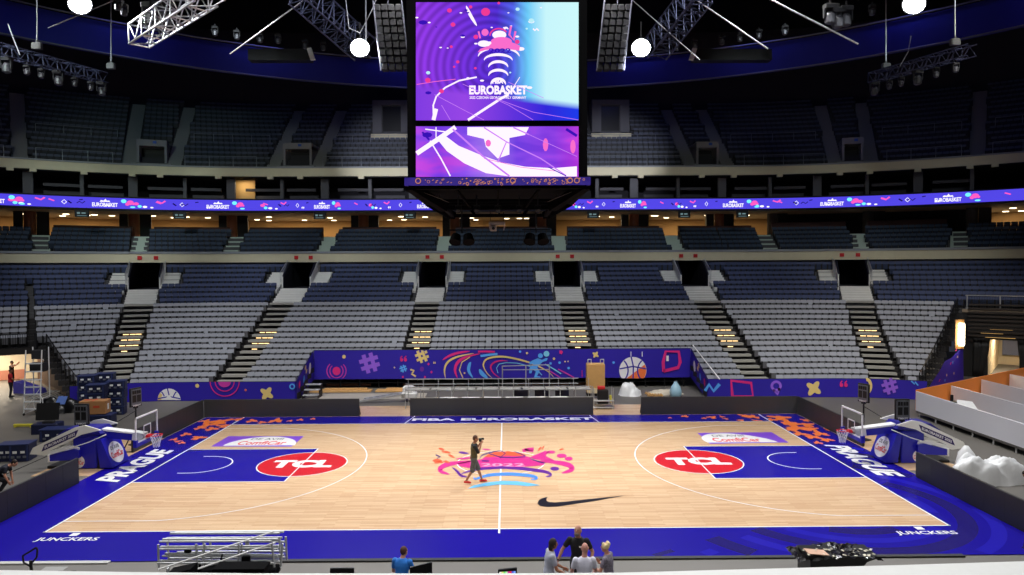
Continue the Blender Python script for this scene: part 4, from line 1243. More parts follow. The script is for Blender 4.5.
# ============================================================ STEEL TABLE ROW behind the centre board
tb=thing('steel_table_row','long grey steel table frames standing behind the middle perimeter board','table',(0,0,0))
x0,x1=-5.55,5.1; YF=11.4
b=MB()
n=12
for i in range(n+1):
    x=x0+(x1-x0)*i/n; b.tube((x,YF,ZC),(x,YF,1.24),.022,6)
b.build('front_upright',m_steel,tb)
b=MB(); b.bar((x0,YF,1.24),(x1,YF,1.24),.05,.05); b.bar((x0,YF,.62),(x1,YF,.62),.05,.05); b.bar((x0,YF,1.06),(x1,YF,1.06),.04,.04); b.build('front_rail',m_steel,tb)
for i in range(n+1):
    b=MB(); x=x0+(x1-x0)*i/n; b.tube((x,YF+1.3,ZC),(x,YF+1.3,1.5),.022,6); b.bar((x,YF,1.0),(x,YF+1.3,1.0),.04,.04); b.build('rear_upright',m_steel,tb)
b=MB(); b.bar((x0-.15,YF+1.3,1.5),(x1-.6,YF+1.3,1.5),.05,.05); b.bar((x0-.15,YF+1.3,1.2),(x1-.6,YF+1.3,1.2),.05,.05); b.build('rear_rail',m_steel,tb)
b=MB(); 
rn=random.Random(5)
for i in range(8):
    xa=x0+.1+i*1.33; b.box((xa+.6,YF+.65+rn.uniform(-.1,.1),1.02),(1.2,1.0,.03)); 
b.build('desk_top',mat('desk_grey',rgb(176,176,172),.5,noise=.08),tb)
b=MB()
for i in range(6): b.box((x0+2.3+i*1.25+.2,YF-.25,.64),(1.0,.5,.05)); 
b.build('lower_shelf',m_white,tb)
b=MB()
for i in range(3): b.box((1.1+i*1.2,YF+.9,.75),(.8,.1,.45))
b.build('blue_panel',m_navy,tb)
b=MB(); zc=bp(530,370,y=14.5); b.bar((.0,14.6,1.75),(2.9,14.6,1.75),.05,.05); b.bar((.0,14.6,1.98),(2.9,14.6,2.05),.05,.05)
for x in (0.,1.45,2.9): b.bar((x,14.6,ZC),(x,14.6,2.0),.05,.05)
tag(b.build('steel_barrier',m_steel),'single steel barrier frame behind the table row, below the blue player figure','barrier')
# plywood cabinet
p=bp(596,386,y=13.6)
r=thing('plywood_case','tall plywood case with steel handles at the end of the table row','case',(p.x,13.9,ZC))
b=MB(); b.cbox((0,0,1.35),(1.08,.7,1.75),.02); b.build('case_body',m_ply,r)
b=MB(); b.box((0,-.36,.62),(1.1,.05,.3)); b.build('pale_base_board',mat('pale_ply',rgb(224,206,170),.6),r)
b=MB()
for sx in (-1,1): b.path([(sx*.28,-.2,2.2),(sx*.28,-.2,2.5),(sx*.48,-.2,2.5),(sx*.48,-.2,2.2)],.03)
b.build('steel_handle',m_steel,r)
b=MB(); b.box((0,0,.36),(1.1,.7,.12)); 
for sx in (-1,1):
    for sy in (-1,1): b.tube((sx*.42-.03,sy*.25,.14),(sx*.42+.03,sy*.25,.14),.15,10)
b.build('wheeled_base',m_black,r)
# small cart at the right end of the table row
p=bp(599,405,z=ZC); r=thing('tool_cart','low cart with red and yellow tools in front of the plywood case','cart',(5.75,11.2,ZC))
b=MB(); b.cbox((0,0,.5),(1.2,.7,.06),.01); b.cbox((0,0,.12),(1.2,.7,.06),.01)
for sx in (-1,1):
    for sy in (-1,1): b.bar((sx*.55,sy*.3,.05),(sx*.55,sy*.3,1.25),.04,.04); b.tube((sx*.5,sy*.3-.02,.02),(sx*.5,sy*.3+.02,.02),.05,8)
b.build('cart_frame',m_steel,r)
b=MB(); b.cbox((-.1,0,1.22),(.42,.3,.16),.03); b.build('red_tool',m_red,r)
b=MB(); b.cbox((.42,-.1,.6),(.12,.2,.4),.03); b.build('yellow_tool',m_yellow,r)
b=MB(); b.cbox((.0,.05,.7),(.6,.4,.8),.04); b.build('black_bin',m_black,r)
# crumpled film heaps
def heap(name,label,cat,c,sx,sy,sz,m_,seed,n=26,lumps=7):
    rn=random.Random(seed); L=[(rn.uniform(-.6,.6),rn.uniform(-.5,.5),rn.uniform(.35,.6),rn.uniform(.45,1)) for _ in range(lumps)]
    P=[];b=MB()
    for j in range(n+1):
        for i in range(n+1):
            x=-1.1+2.2*i/n; y=-1.1+2.2*j/n
            h_=0
            for (lx,ly,lr,lh) in L:
                d=((x-lx)**2+(y-ly)**2)/(lr*lr); 
                if d<1: h_=max(h_,lh*math.sqrt(1-d))
            h_+= (.08*math.sin(9*x+seed)*math.cos(8*y)+.05*rn.uniform(-1,1))*(1 if h_>0 else 0)
            P.append((x*sx,y*sy,max(0,h_)*sz))
    N=n+1; F=[]
    for j in range(n):
        for i in range(n):
            q=[j*N+i,j*N+i+1,(j+1)*N+i+1,(j+1)*N+i]
            if max(P[k][2] for k in q)>0: F.append(tuple(q))
    b.add(P,F); o=b.build(name,m_,loc=c,smooth=True)
    return tag(o,label,cat)
p=bp(630,395,z=ZC); heap('plastic_film_heap','white plastic film heap on the floor below the round basketball print','plastic film',p,.66,.6,.8,m_bag,5,lumps=15)
p=bp(668,394,z=ZC); heap('plastic_film_heap','low pale heap of wrapping around the pale blue bag','plastic film',p,1.2,.6,.35,mat('dull_film',rgb(205,196,178),.5),9)
def lump_bag(name,label,c,r,h_,m_,seed):
    b=MB(); rn=random.Random(seed); n=14; prof=[(.3,0),(.85,.02),(1,.2),(.98,.45),(.75,.7),(.4,.88),(.22,1)]
    P=[]
    for pr,pz in prof:
        for i in range(n):
            t=2*PI*i/n; q=pr*r*(1+rn.uniform(-.1,.1)); P.append((q*math.cos(t),q*math.sin(t),pz*h_))
    F=[(j*n+i,j*n+(i+1)%n,(j+1)*n+(i+1)%n,(j+1)*n+i) for j in range(len(prof)-1) for i in range(n)]
    F.append(tuple(range(n-1,-1,-1))); F.append(tuple((len(prof)-1)*n+i for i in range(n)))
    b.add(P,F); return tag(b.build(name,m_,loc=c,smooth=True),label,'bag')
p=bp(675.5,397,z=ZC); lump_bag('plastic_bag','pale blue plastic bag standing below the pink frame print',p,.36,.95,m_bagb,2)
p=bp(654,395,z=ZC)
b=MB()
for i in range(6): b.cbox((i*.16-.4,0,.06+.0*i),(.1,1.1,.1),.01)
b.cbox((0,-.4,.02),(1,.1,.04),.01); b.cbox((0,.4,.02),(1,.1,.04),.01)
tag(b.build('wooden_pallet',m_ply,loc=(p.x,p.y,ZC)),'small slatted wooden pallet between the white film heap and blue bag','pallet')
# folded ramp left of the tables
p=bp(384,404,z=ZC)
r=thing('metal_ramp','grey metal ramp sections on the floor at the pink target side of the tables','ramp',(p.x,p.y+.6,ZC))
b=MB(); b.bar((-1.5,-.3,.12),(1.2,-.1,.5),.2,.1); b.bar((-1.4,.5,.12),(1.3,.7,.5),.2,.1); 
for i in range(7): b.bar((-1.2+i*.38,-.3,.17+i*.05),(-1.1+i*.38,.6,.17+i*.05),.06,.05)
b.build('ramp_frame',m_steel,r)
b=MB(); b.cbox((1.35,.3,.75),(.7,.6,.35),.1); b.cbox((1.4,.2,.4),(.9,.7,.3),.04); b.build('white_box',m_white,r)
for x_,l_,w_ in ((-11.6,'left',4.0),(-8.2,'middle',2.2)):
    b=MB(); b.cbox((0,0,.05),(w_,.8,.1),.02); b.cbox((.3,.2,.14),(w_*.7,.4,.08),.02)
    tag(b.build('timber_stack',m_ply,loc=(x_+1,17.4,ZC)),'low stack of timber on the floor under the tall banner, %s'%('beside the small steps' if l_=='left' else 'beside the metal ramp'),'timber')
b=MB(); b.box((0,0,.01),(7.5,2.4,.02)); tag(b.build('floor_mat',mat('pale_mat',rgb(176,170,160),.7,noise=.2,nscale=2),loc=(-8.6,15.3,ZC)),'pale cloth spread on the floor below the pink target print','cloth')
# ============================================================ VIDEO CUBE
YJ=-3.3                       # its front face
JX0=bp(413.5,60,y=YJ).x; JX1=bp(580.5,60,y=YJ).x; JC=(JX0+JX1)/2
def jz(py): return bp(497,py,y=YJ).z
vc=thing('video_cube','huge hanging video cube with two violet screens above centre court','video cube',(JC,0,0))
HW=(JX1-JX0)/2+.25; D=3.4
b=MB(); b.box((0,0,(jz(180)+jz(-10)+2)/2),(HW*2,D*2-.3,jz(-10)+2-jz(180))); b.build('black_housing',m_vblack,vc)
def jf(px,py):
    p=bp(px,py,y=YJ); return (p.x-JC, YJ-.02-.004*(LZ[0]-B0[0]), p.z)
def screen_mat(name, kind):
    m=bpy.data.materials.new(name); m.use_nodes=True; nt=m.node_tree
    for n in list(nt.nodes): nt.nodes.remove(n)
    L=nt.links; N=nt.nodes.new
    o=N('ShaderNodeOutputMaterial'); e=N('ShaderNodeEmission'); L.new(e.outputs[0],o.inputs[0])
    tc=N('ShaderNodeTexCoord'); sp=N('ShaderNodeSeparateXYZ'); L.new(tc.outputs['Generated'],sp.inputs[0])
    def ramp(src,stops):
        r=N('ShaderNodeValToRGB'); el=r.color_ramp.elements
        while len(el)<len(stops): el.new(.5)
        for k,(p_,c_) in enumerate(stops): el[k].position=p_; el[k].color=(*c_,1)
        L.new(src,r.inputs[0]); return r.outputs[0]
    def mth(op,a,b_=None):
        n=N('ShaderNodeMath'); n.operation=op
        for k,v in enumerate((a,b_)):
            if v is None: continue
            if isinstance(v,(int,float)): n.inputs[k].default_value=v
            else: L.new(v,n.inputs[k])
        return n.outputs[0]
    X,Z=sp.outputs['X'],sp.outputs['Z']
    if kind=='top':
        base=ramp(X,[(0,rgb(150,60,235)),(.3,rgb(118,52,225)),(.5,rgb(84,48,214)),(.6,rgb(84,100,235)),(.69,rgb(110,205,250)),(.8,rgb(200,246,252)),(1,rgb(205,250,252))])
        low=ramp(X,[(0,rgb(128,60,225)),(.3,rgb(150,70,230)),(.6,rgb(96,50,220)),(.8,rgb(48,40,220)),(1,rgb(30,60,235))])
        # rings on the left, centred in the picture
        dx=mth('MULTIPLY',mth('SUBTRACT',X,.45),1.38); dz=mth('SUBTRACT',Z,.45)
        rr=mth('SQRT',mth('ADD',mth('MULTIPLY',dx,dx),mth('MULTIPLY',dz,dz)))
        ring=mth('SINE',mth('MULTIPLY',rr,95))
        rm=mth('ADD',mth('MULTIPLY',ring,.18),.86)
        fade=ramp(X,[(.0,(1,1,1)),(.55,(1,1,1)),(.72,(0,0,0))])
        mx=N('ShaderNodeMix'); mx.data_type='RGBA'; mx.blend_type='MULTIPLY'; L.new(fade,mx.inputs['Factor'])
        L.new(base,mx.inputs['A']); L.new(rm,mx.inputs['B'])
        k=mth('ADD',Z,mth('MULTIPLY',X,.18))
        mk=ramp(k,[(.27,(1,1,1)),(.33,(0,0,0))])
        m2_=N('ShaderNodeMix'); m2_.data_type='RGBA'; L.new(mk,m2_.inputs['Factor']); L.new(mx.outputs['Result'],m2_.inputs['A']); L.new(low,m2_.inputs['B'])
        L.new(m2_.outputs['Result'],e.inputs['Color'])
    else:
        base=ramp(X,[(0,rgb(158,72,236)),(.15,rgb(96,44,222)),(.3,rgb(140,84,240)),(.45,rgb(200,150,250)),(.62,rgb(126,70,230)),(.85,rgb(150,60,226)),(1,rgb(215,50,215))])
        n=N('ShaderNodeTexNoise'); n.inputs['Scale'].default_value=3.; L.new(tc.outputs['Generated'],n.inputs['Vector'])
        r2_=ramp(n.outputs['Fac'],[(.35,rgb(86,50,215)),(.5,rgb(150,80,240)),(.66,rgb(240,80,220))])
        mx=N('ShaderNodeMix'); mx.data_type='RGBA'; mx.inputs['Factor'].default_value=.45; L.new(base,mx.inputs['A']); L.new(r2_,mx.inputs['B'])
        L.new(mx.outputs['Result'],e.inputs['Color'])
    # fine pixel grid
    e.inputs['Strength'].default_value=1.
    return m
Ew=emi('screen_white',rgb(255,238,255),1.1); Epk=emi('screen_pink',rgb(250,110,205),1.); Ep2=emi('screen_rose',rgb(240,60,150),1.); Eb=emi('screen_indigo',rgb(58,20,190),.9); Elc=emi('screen_palecyan',rgb(190,240,250),1.); Epp=emi('screen_lilac',rgb(206,130,250),1.)
def scr(x,y): return jf(410+x/5.689, y/5.689)
# upper screen
LZ[0]=0; B0[0]=0
b=MB().use(screen_mat('screen_upper_picture','top')); b.add([jf(416,120.5),jf(578.5,120.5),jf(578.5,2.5),jf(416,2.5)],[(0,1,2,3)])
o=b.build('upper_screen',None,vc)
LZ[0]=3; b=MB().use(Ew)
def clipy(y): return min(y,684)
stroke(b,scr,[(135,684),(133,600),(150,550),(200,500),(280,460),(380,440)],9); stroke(b,scr,[(150,620),(134,684)],22)
stroke(b,scr,[(330,684),(420,625),(520,560),(560,540)],14); stroke(b,scr,[(560,540),(625,440)],4)
stroke(b,scr,[(320,36),(345,90),(380,148)],18,1)
for y0,w0 in ((312,160),(352,110),(400,110),(450,84)): arc(b,scr,502,y0+34,w0/2,34,16,180,360,20,True)
arc(b,scr,505,330,118,60,18,185,355,30,True)
disc(b,scr,420,250,34,18); disc(b,scr,508,200,40,24); disc(b,scr,455,252,30,14)
for x,y,r in ((175,272,8),(290,75,8),(110,130,9),(40,102,9),(465,158,7),(560,75,6),(745,46,6),(690,125,18),(410,460,12),(330,445,9),(300,212,12),(375,250,10),(610,210,12),(630,280,22),(680,500,16),(215,275,6),(545,160,12),(575,150,7)): disc(b,scr,x,y,r,r*.5,8)
zig(b,scr,716,170,16,.5); zig(b,scr,545,162,14,.5)
b.use(Epk)
shape(b,scr,[(385,300),(400,280),(450,262),(480,232),(540,222),(570,240),(600,250),(625,262),(622,290),(560,282),(500,280),(430,286)])
disc(b,scr,427,186,20,20); disc(b,scr,520,238,60,26)
stroke(b,scr,[(575,150),(565,200),(590,230),(600,180)],12); stroke(b,scr,[(390,180),(400,220)],10)
stroke(b,scr,[(38,482),(140,466),(260,452)],4)
b.use(Ep2)
for x,y,r in ((430,70,26),(245,142,14),(272,354,10),(252,382,7),(372,390,8),(102,458,16),(235,268,9),(180,520,14),(375,212,14),(610,240,14),(225,62,14),(505,20,8),(345,42,10)): disc(b,scr,x,y,r,r*.9,10)
arc(b,scr,505,205,50,40,8,180,330)
b.use(Eb)
for x,y,r in ((75,130,26),(105,530,18),(300,205,14),(320,60,10),(330,75,9),(150,156,6)): disc(b,scr,x,y,r,r*.5,8)
put_text(b,'2022',lambda u,v: scr(512+u*125,290-v*26),.03)
b.use(Elc)
for x,y,r in ((612,55,12),(690,120,16),(104,416,12),(664,166,7),(570,415,6)): disc(b,scr,x,y,r,r*.8,10)
b.use(Ew)
put_text(b,'EUROBASKET',lambda u,v: scr(502+u*330,514-v*52),.045); put_text(b,'FIBA',lambda u,v: scr(500+u*62,466-v*24),.05)
put_text(b,'2022 CZECHIA GEORGIA ITALY GERMANY',lambda u,v: scr(500+u*322,557-v*15),.02)
b.use(Epp)
for pts in ([(140,540),(330,640),(420,684)],[(300,480),(560,600),(700,684)],[(480,560),(700,640),(956,684)],[(560,470),(760,560)],[(230,684),(180,600)]): stroke(b,scr,pts,3)
b.build('upper_screen_print',None,vc)
def sc2(x,y): return jf(400+x/5.12,100+y/5.12)
LZ[0]=0; B0[0]=0; b=MB().use(screen_mat('screen_lower_picture','low')); b.add([jf(416,177),jf(578.5,177),jf(578.5,126.5),jf(416,126.5)],[(0,1,2,3)]); b.build('lower_screen',None,vc)
LZ[0]=3; b=MB().use(Ew)
shape(b,sc2,[(345,140),(660,140),(640,180),(560,195),(560,280),(500,300),(440,240),(430,200),(345,180)])
shape(b,sc2,[(190,200),(230,182),(300,235),(420,285),(520,320),(640,342),(780,350),(905,340),(905,392),(560,392),(440,375),(330,325),(240,262)])
stroke(b,sc2,[(86,275),(190,205),(285,140)],24); stroke(b,sc2,[(155,210),(210,300),(258,390)],7); stroke(b,sc2,[(130,150),(240,165)],6); stroke(b,sc2,[(185,140),(185,205)],5)
b.use(Epk); stroke(b,sc2,[(430,300),(620,345),(800,365)],3); disc(b,sc2,452,222,14,18,10); disc(b,sc2,745,230,14,34,10); disc(b,sc2,885,240,14,36,10)
b.use(Epp); stroke(b,sc2,[(270,150),(420,285),(560,390)],9); stroke(b,sc2,[(430,142),(545,215),(500,320)],7); stroke(b,sc2,[(545,215),(720,300),(850,388)],6); stroke(b,sc2,[(580,142),(660,178)],7); stroke(b,sc2,[(660,178),(905,290)],3)
b.use(Eb); stroke(b,sc2,[(115,165),(150,205)],10); disc(b,sc2,140,180,26,14,8); stroke(b,sc2,[(850,150),(905,185)],14); stroke(b,sc2,[(760,345),(850,390)],5)
b.build('lower_screen_print',None,vc)
# lower fascia ring with orange icons
z0,z1=jz(186.3),jz(178.5); FX=bp(590.5,182,y=YJ-.3).x-JC; YF=YJ-.35
b=MB(); b.box((0,YF+.1,(z0+z1)/2),(FX*2,.2,z1-z0)); 
for sx in (-1,1): b.box((sx*(FX-.1),0,(z0+z1)/2),(.2,-YF*2,z1-z0))
b.box((0,-YF-.1,(z0+z1)/2),(FX*2,.2,z1-z0)); b.build('fascia_ring',mat('fascia_violet',rgb(52,34,140),.5,emit=rgb(60,40,160),estr=.25),vc)
b=MB().use(emi('icon_orange',rgb(215,140,110),.75)); rn=random.Random(8); LZ[0]=0
def ff(x,z): return (x,YF-.012,z)
zc=(z0+z1)/2; hh=(z1-z0)/2
for x in (-2.85,.55,2.6,2.85): arc(b,ff,x,zc+.02,.09,.09,.035,0,360,12)
for i in range(95):
    x=rn.gauss(-.7 if i%2 else 1.6,.7) if i<60 else rn.uniform(-3.0,3.0)
    x=max(-3.1,min(3.1,x)); z=zc+rn.uniform(-.75,.75)*hh; s=rn.uniform(.02,.055)
    if i%3==0: arc(b,ff,x,z,s,s,.016,0,360,8)
    elif i%3==1: disc(b,ff,x,z,s*.7,s*.6,6)
    else: stroke(b,ff,[(x-s,z-s*.5),(x+s,z+s*.5)],.025)
b.build('icon_print',None,vc)
# tapered underside with open grid
za,zb=z0,bp(497,210,y=-1.).z
b=MB(); T4=[(-FX+.15,YF+.2),(FX-.15,YF+.2),(FX-.15,-YF-.2),(-FX+.15,-YF-.2)]; B4=[(-FX+1.3,YF+1.6),(FX-1.3,YF+1.6),(FX-1.3,-YF-1.6),(-FX+1.3,-YF-1.6)]
for i in range(4):
    j=(i+1)%4; b.bar((*T4[i],za),(*B4[i],zb),.35,.3); b.bar((*B4[i],zb),(*B4[j],zb),.14,.14); b.bar((*T4[i],za-.05),(*T4[j],za-.05),.3,.14)
    for u in (.25,.5,.75):
        p=Vector((*T4[i],za)).lerp(Vector((*T4[j],za)),u); q=Vector((*B4[i],zb)).lerp(Vector((*B4[j],zb)),u); b.bar(p,q,.08,.08)
b.box((0,0,za-.06),(FX*2-.6,-YF*2-.6,.08))
for y in (-2,-.7,.7,2): b.bar((-FX+1.2,y,za-.4),(FX-1.2,y,za-.4),.1,.1)
b.build('underside_frame',m_vblack,vc)
b=MB(); 
for sx in (-1,1): b.prism([(sx*(FX-.05),YF+.1,za),(sx*(FX-.1),YF+1.4,za),(sx*(FX-1.5),YF+1.5,zb+.2),(sx*(FX-1.2),YF+.9,zb+.3)],(sx*.03,0,0))
b.build('corner_gusset',mat('gusset_grey',rgb(70,66,64),.7),vc)
# little lamps hanging beneath the cube
for i,(x,y) in enumerate(((-2.65,-2.5),(-2.3,-1.5),(-1.5,-2.4),(-.8,-2.4),(0,-2.4),(.8,-2.4),(1.5,-2.4),(2.3,-1.5),(2.65,-2.5))):
    z=zb+(.35 if abs(x)>2 else -.05); r=thing('hanging_lamp','small black stage lamp under the video cube, %s from the crate side'%ORD[i],'stage lamp',(JC+x,y,z),0,'stage lamps under the cube')
    b=MB(); b.tube((0,0,.05),(0,0,.5),.025,6); b.box((0,0,.1),(.22,.04,.03)); 
    for sx in (-1,1): b.box((sx*.11,0,0),(.02,.04,.22))
    b.build('bracket',m_black,r)
    b=MB(); b.tube((0,.1,.02),(0,-.14,-.12),.075,10,.09); b.build('lamp_can',m_dark,r)
# white camera unit hanging below
p=bp(497,226,y=3.); r=thing('hanging_camera','small grey camera unit hanging under the video cube in front of the stands','camera',p)
b=MB(); b.cbox((0,0,.12),(.75,.4,.16),.04); b.cbox((-.16,-.05,-.1),(.28,.3,.26),.04); b.bar((-.36,0,.1),(-.3,0,-.2),.05,.05); b.bar((.36,0,.1),(.3,0,-.2),.05,.05); b.build('camera_body',mat('camera_grey',rgb(168,160,156),.5),r)
b=MB(); b.tube((-.16,-.2,-.1),(-.16,-.3,-.12),.07,10); b.build('lens',m_blackshine,r)
b=MB(); b.tube((-.3,0,.2),(-.3,0,2.4),.015,5); b.tube((.3,0,.2),(.3,0,2.4),.015,5); b.build('suspension_wire',m_black,r)
# pair of black speaker clusters and truss bars below the cube (dark shapes in front of the concourse)
for sx,lab in ((-1,'crate'),(1,'booth')):
    r=thing('speaker_cluster','black round loudspeaker pair hanging low under the video cube, %s side'%lab,'loudspeaker',(JC+sx*1.6,1.5,zb-.9),0)
    b=MB()
    for a_ in (-.5,.5): b.tube((a_*.5,0,0),(a_*.6,-.2,-.3),.2,12,.26)
    b.build('horn',m_vblack,r)
    b=MB(); b.tube((0,0,.1),(0,0,1.6),.04,6); b.bar((-.6,0,.24),(.6,0,.24),.06,.06); b.build('hanger',m_black,r)

# ============================================================ ROOF RING
RY,RR_=-9.5,42.
rg=MB(); n=72; zr0=23.3
def rp(a,r,z): return Vector((r*math.sin(a),RY+r*math.cos(a),z))
prof=[(RR_,zr0),(RR_+1.2,zr0+.2),(RR_+1.2,zr0+2.4),(RR_+.1,zr0+2.2)]
A_=[-1.3+2.6*i/n for i in range(n+1)]; P=[rp(a,r,z) for a in A_ for r,z in prof]
rg.add(P,[(i*4+j,i*4+(j+1)%4,(i+1)*4+(j+1)%4,(i+1)*4+j) for i in range(n) for j in range(4)])
structure('ceiling_ring',rg,mat('ring_lit_blue',rgb(34,36,130),.5,noise=.2,nscale=.3))  # blue of the LED uplighting is also put into the base colour
b=MB(); b.path([rp(a,RR_-.05,zr0+2.3) for a in A_],.06,5); b.path([rp(a,RR_-.05,zr0+.0) for a in A_],.05,5); structure('trim_30',b,mat('ring_pipe',rgb(120,120,128),.5,.3))
for i in range(9):
    a=-.95+.24*i+ (0.02 if i%2 else 0); c=rp(a,RR_-1.0,zr0+4.2); arealight('ring_uplight_blue',c,rp(a,RR_+.3,zr0+.9),3.,.6,55,(.18,.22,1.))

# ============================================================ TRUSSES, CABLES, LIGHTS
def truss(name,label,p,q,w,m_,n=10,r=.035,lace=.018,group=None,up=(0,0,1)):
    p=Vector(p);q=Vector(q);c=(p+q)/2; d=(q-p).normalized(); a=d.cross(Vector(up)).normalized(); u=a.cross(d).normalized()
    t=thing(name,label,'truss',c,0,group); b=MB(); C4=[(-w/2,-w/2),(w/2,-w/2),(w/2,w/2),(-w/2,w/2)]
    def X(k,s): return (p-c)+(q-p)*s+a*C4[k][0]+u*C4[k][1]
    for k in range(4): b.tube(X(k,0),X(k,1),r,6)
    b.build('chord',m_,t); b=MB()
    for i in range(n):
        for k in range(4):
            j=(k+1)%4; s0,s1=i/n,(i+1)/n
            b.tube(X(k,s0),X(j,s1) if i%2 else X(k,s0)+(X(j,s0)-X(k,s0)),lace,5); b.tube(X(k,s0) if i%2 else X(j,s0),X(j,s1) if i%2 else X(k,s1),lace,5)
    b.build('lacing',m_,t); return t
m_tw=mat('truss_aluminium',rgb(205,208,214),.35,.5); m_td=mat('truss_dark',rgb(70,74,100),.4,.5)
Q=lambda px,py,y: bp(px,py,y=y)
truss('roof_truss','bright aluminium box truss slanting above the crate side of the hall',Q(139,36,3),Q(206,-8,-2),.85,m_tw,9,.05,.03)
truss('roof_truss','dark truss sloping down to the bright lamp on the crate side of the cube',Q(300,-8,8),Q(365,50,12),1.2,m_td,12,.05,.03)
truss('roof_truss','dark truss sloping down to the bright lamp on the booth side of the cube',Q(700,-8,8),Q(655,50,12),1.2,m_td,12,.05,.03)
truss('lighting_truss','small grey lighting truss with lamps hanging above the crate side stand',Q(-10,47,8),Q(104,78,16),.6,m_td,16,.03,.02)
truss('lighting_truss','small grey lighting truss with lamps hanging above the booth side stand',Q(872,78,16),Q(972,50,9),.6,m_td,16,.03,.02)
def cable(name,label,pts,r,m_,cat='cable',group=None):
    b=MB(); b.path(pts,r,5); return tag(b.build(name,m_),label,cat,group)
m_wire=mat('wire_steel',rgb(170,172,180),.4,.4)
cable('steel_rod','slanted bright steel rod just below the bright aluminium truss',[Q(145,44,6),Q(228,-2,6)],.04,m_wire,'rod')
cable('steel_rod','slanted steel rod passing behind the outermost crate side flood light',[Q(48,28,10),Q(122,-3,10)],.035,m_wire,'rod')
cable('steel_rod','slanted steel rod between the aluminium truss and the crate side dark truss',[Q(230,54,10),Q(304,0,10)],.035,m_wire,'rod')
cable('steel_rod','slanted bright steel rod starting at the booth side dark truss',[Q(695,-1,8),Q(768,49,8)],.04,m_wire,'rod')
cable('steel_rod','slanted bright steel rod between the dark duct and outermost booth side flood light',[Q(770,-1,8),Q(858,44,8)],.045,m_wire,'rod')
cable('steel_rod','slanted steel rod between the video cube and the booth side dark truss',[Q(630,-2,10),Q(700,60,10)],.03,m_wire,'rod')
for i,(px,y0,y1,Y,lab) in enumerate(((37,-4,46,9.5,'outer end of the crate side lighting truss'),(111,-4,66,16,'inner end of the crate side lighting truss'),(366,-4,50,10,'bright lamp on the crate side of the cube'),(886,-4,66,16,'inner end of the booth side lighting truss'),(955,-4,42,10,'outer part of the booth side lighting truss'))):
    cable('hoist_chain','vertical hoist chain above the %s'%lab,[Q(px,y0,Y),Q(px,y1,Y)],.035,m_wire,'chain')
    if i in (0,1,3,4):
        c=Q(px,y1,Y); b=MB(); b.cbox((0,0,0),(.5,.3,.35),.05); b.tube((0,0,.15),(0,0,.3),.06,8); tag(b.build('chain_hoist',mat('hoist_grey',rgb(80,80,80),.5),loc=c),'grey motor hoist above the %s'%lab,'hoist')
for i,(px,y,xx,yy,Y) in enumerate(((140,24,120,-5,6),(560,0,555,-1,5))): pass
for pts,lab in (([Q(900,66,12),Q(908,52,12),Q(911,36,12)],'rising from the booth side lighting truss'),([Q(346,0,9),Q(349,28,9),Q(360,33,9),Q(372,10,9),Q(377,-3,9)],'looping beside the bright lamp on the crate side of the cube'),([Q(8,24,9),Q(14,40,9),Q(20,55,9)],'hanging to the crate side lighting truss')):
    cable('power_cable','thin cable '+lab,pts,.025,m_wire)
# moving lamps on the trusses
def stage_lamp(label,c,s=1.,g='stage lamps on the roof trusses',col=None):
    r=thing('stage_lamp',label,'stage lamp',c,0,g); b=MB(); b.cbox((0,0,.25*s),(.42*s,.3*s,.16*s),.03)
    for sx in (-1,1): b.box((sx*.2*s,0,.05*s),(.05*s,.12*s,.4*s))
    b.tube((0,0,.3*s),(0,0,.5*s),.04*s,6); b.build('yoke',m_dark,r)
    b=MB(); b.lathe((0,0,-.35*s),[(.10*s,0),(.17*s,.05*s),(.17*s,.3*s),(.1*s,.42*s)],12); b.build('lamp_head',col or mat('lamp_grey',rgb(74,74,80),.4,.3),r); return r
ends=[('crate side',Q(-10,47,8),Q(104,78,16),(.12,.28,.4,.55,.7,.86,.97)),('booth side',Q(872,78,16),Q(972,50,9),(.03,.2,.33,.5,.68,.86))]
for lab,p,q,ss in ends:
    for i,s in enumerate(ss):
        c=p.lerp(q,s); stage_lamp('grey stage lamp hanging from the %s lighting truss, %s from the crate end'%(lab,ORD[i]),(c.x,c.y,c.z-.7),.8 if i%3 else 1.25)
for i,(px,py,Y) in enumerate(((124,10,6),(118,4,5),(150,14,3),(158,6,2),(165,14,3),(215,31,14),(237,35,14),(305,44,16),(323,46,18),(278,39,16),(260,38,16),(677,46,16),(695,43,16),(722,40,16),(740,37,16),(759,34,16),(785,30,14),(830,14,8),(838,18,8),(846,16,8),(872,10,9),(835,24,9))):
    c=Q(px,py,Y); stage_lamp('small grey stage lamp under the %s half of the roof, %s in its row'%('crate side' if px<400 else 'booth side',ORD[i%11]),c,.85 if i not in (2,3,4,17,18,19) else 1.5,'small roof lamps')
# dark catwalk boxes
for a_,b_,y_,lab in ((250,312,56,'crate'),(692,770,56,'booth')):
    p=Q(a_,y_,20); q=Q(b_,y_,20); r=thing('duct_box','long dark duct box before the blue roof ring, %s side'%lab,'duct',(p+q)/2); b=MB(); b.box((0,0,0),((q-p).length,.8,.75)); b.build('duct',m_black,r)
    b=MB(); s_=1 if lab=='crate' else -1; e_=s_*(q-p).length/2; b.prism([(e_,-.42,-.4),(e_+s_*.3,-.42,-.35),(e_+s_*.05,-.42,.45),(e_-s_*.25,-.42,.4)],(0,.2,0)); b.build('white_end_flap',m_white,r)
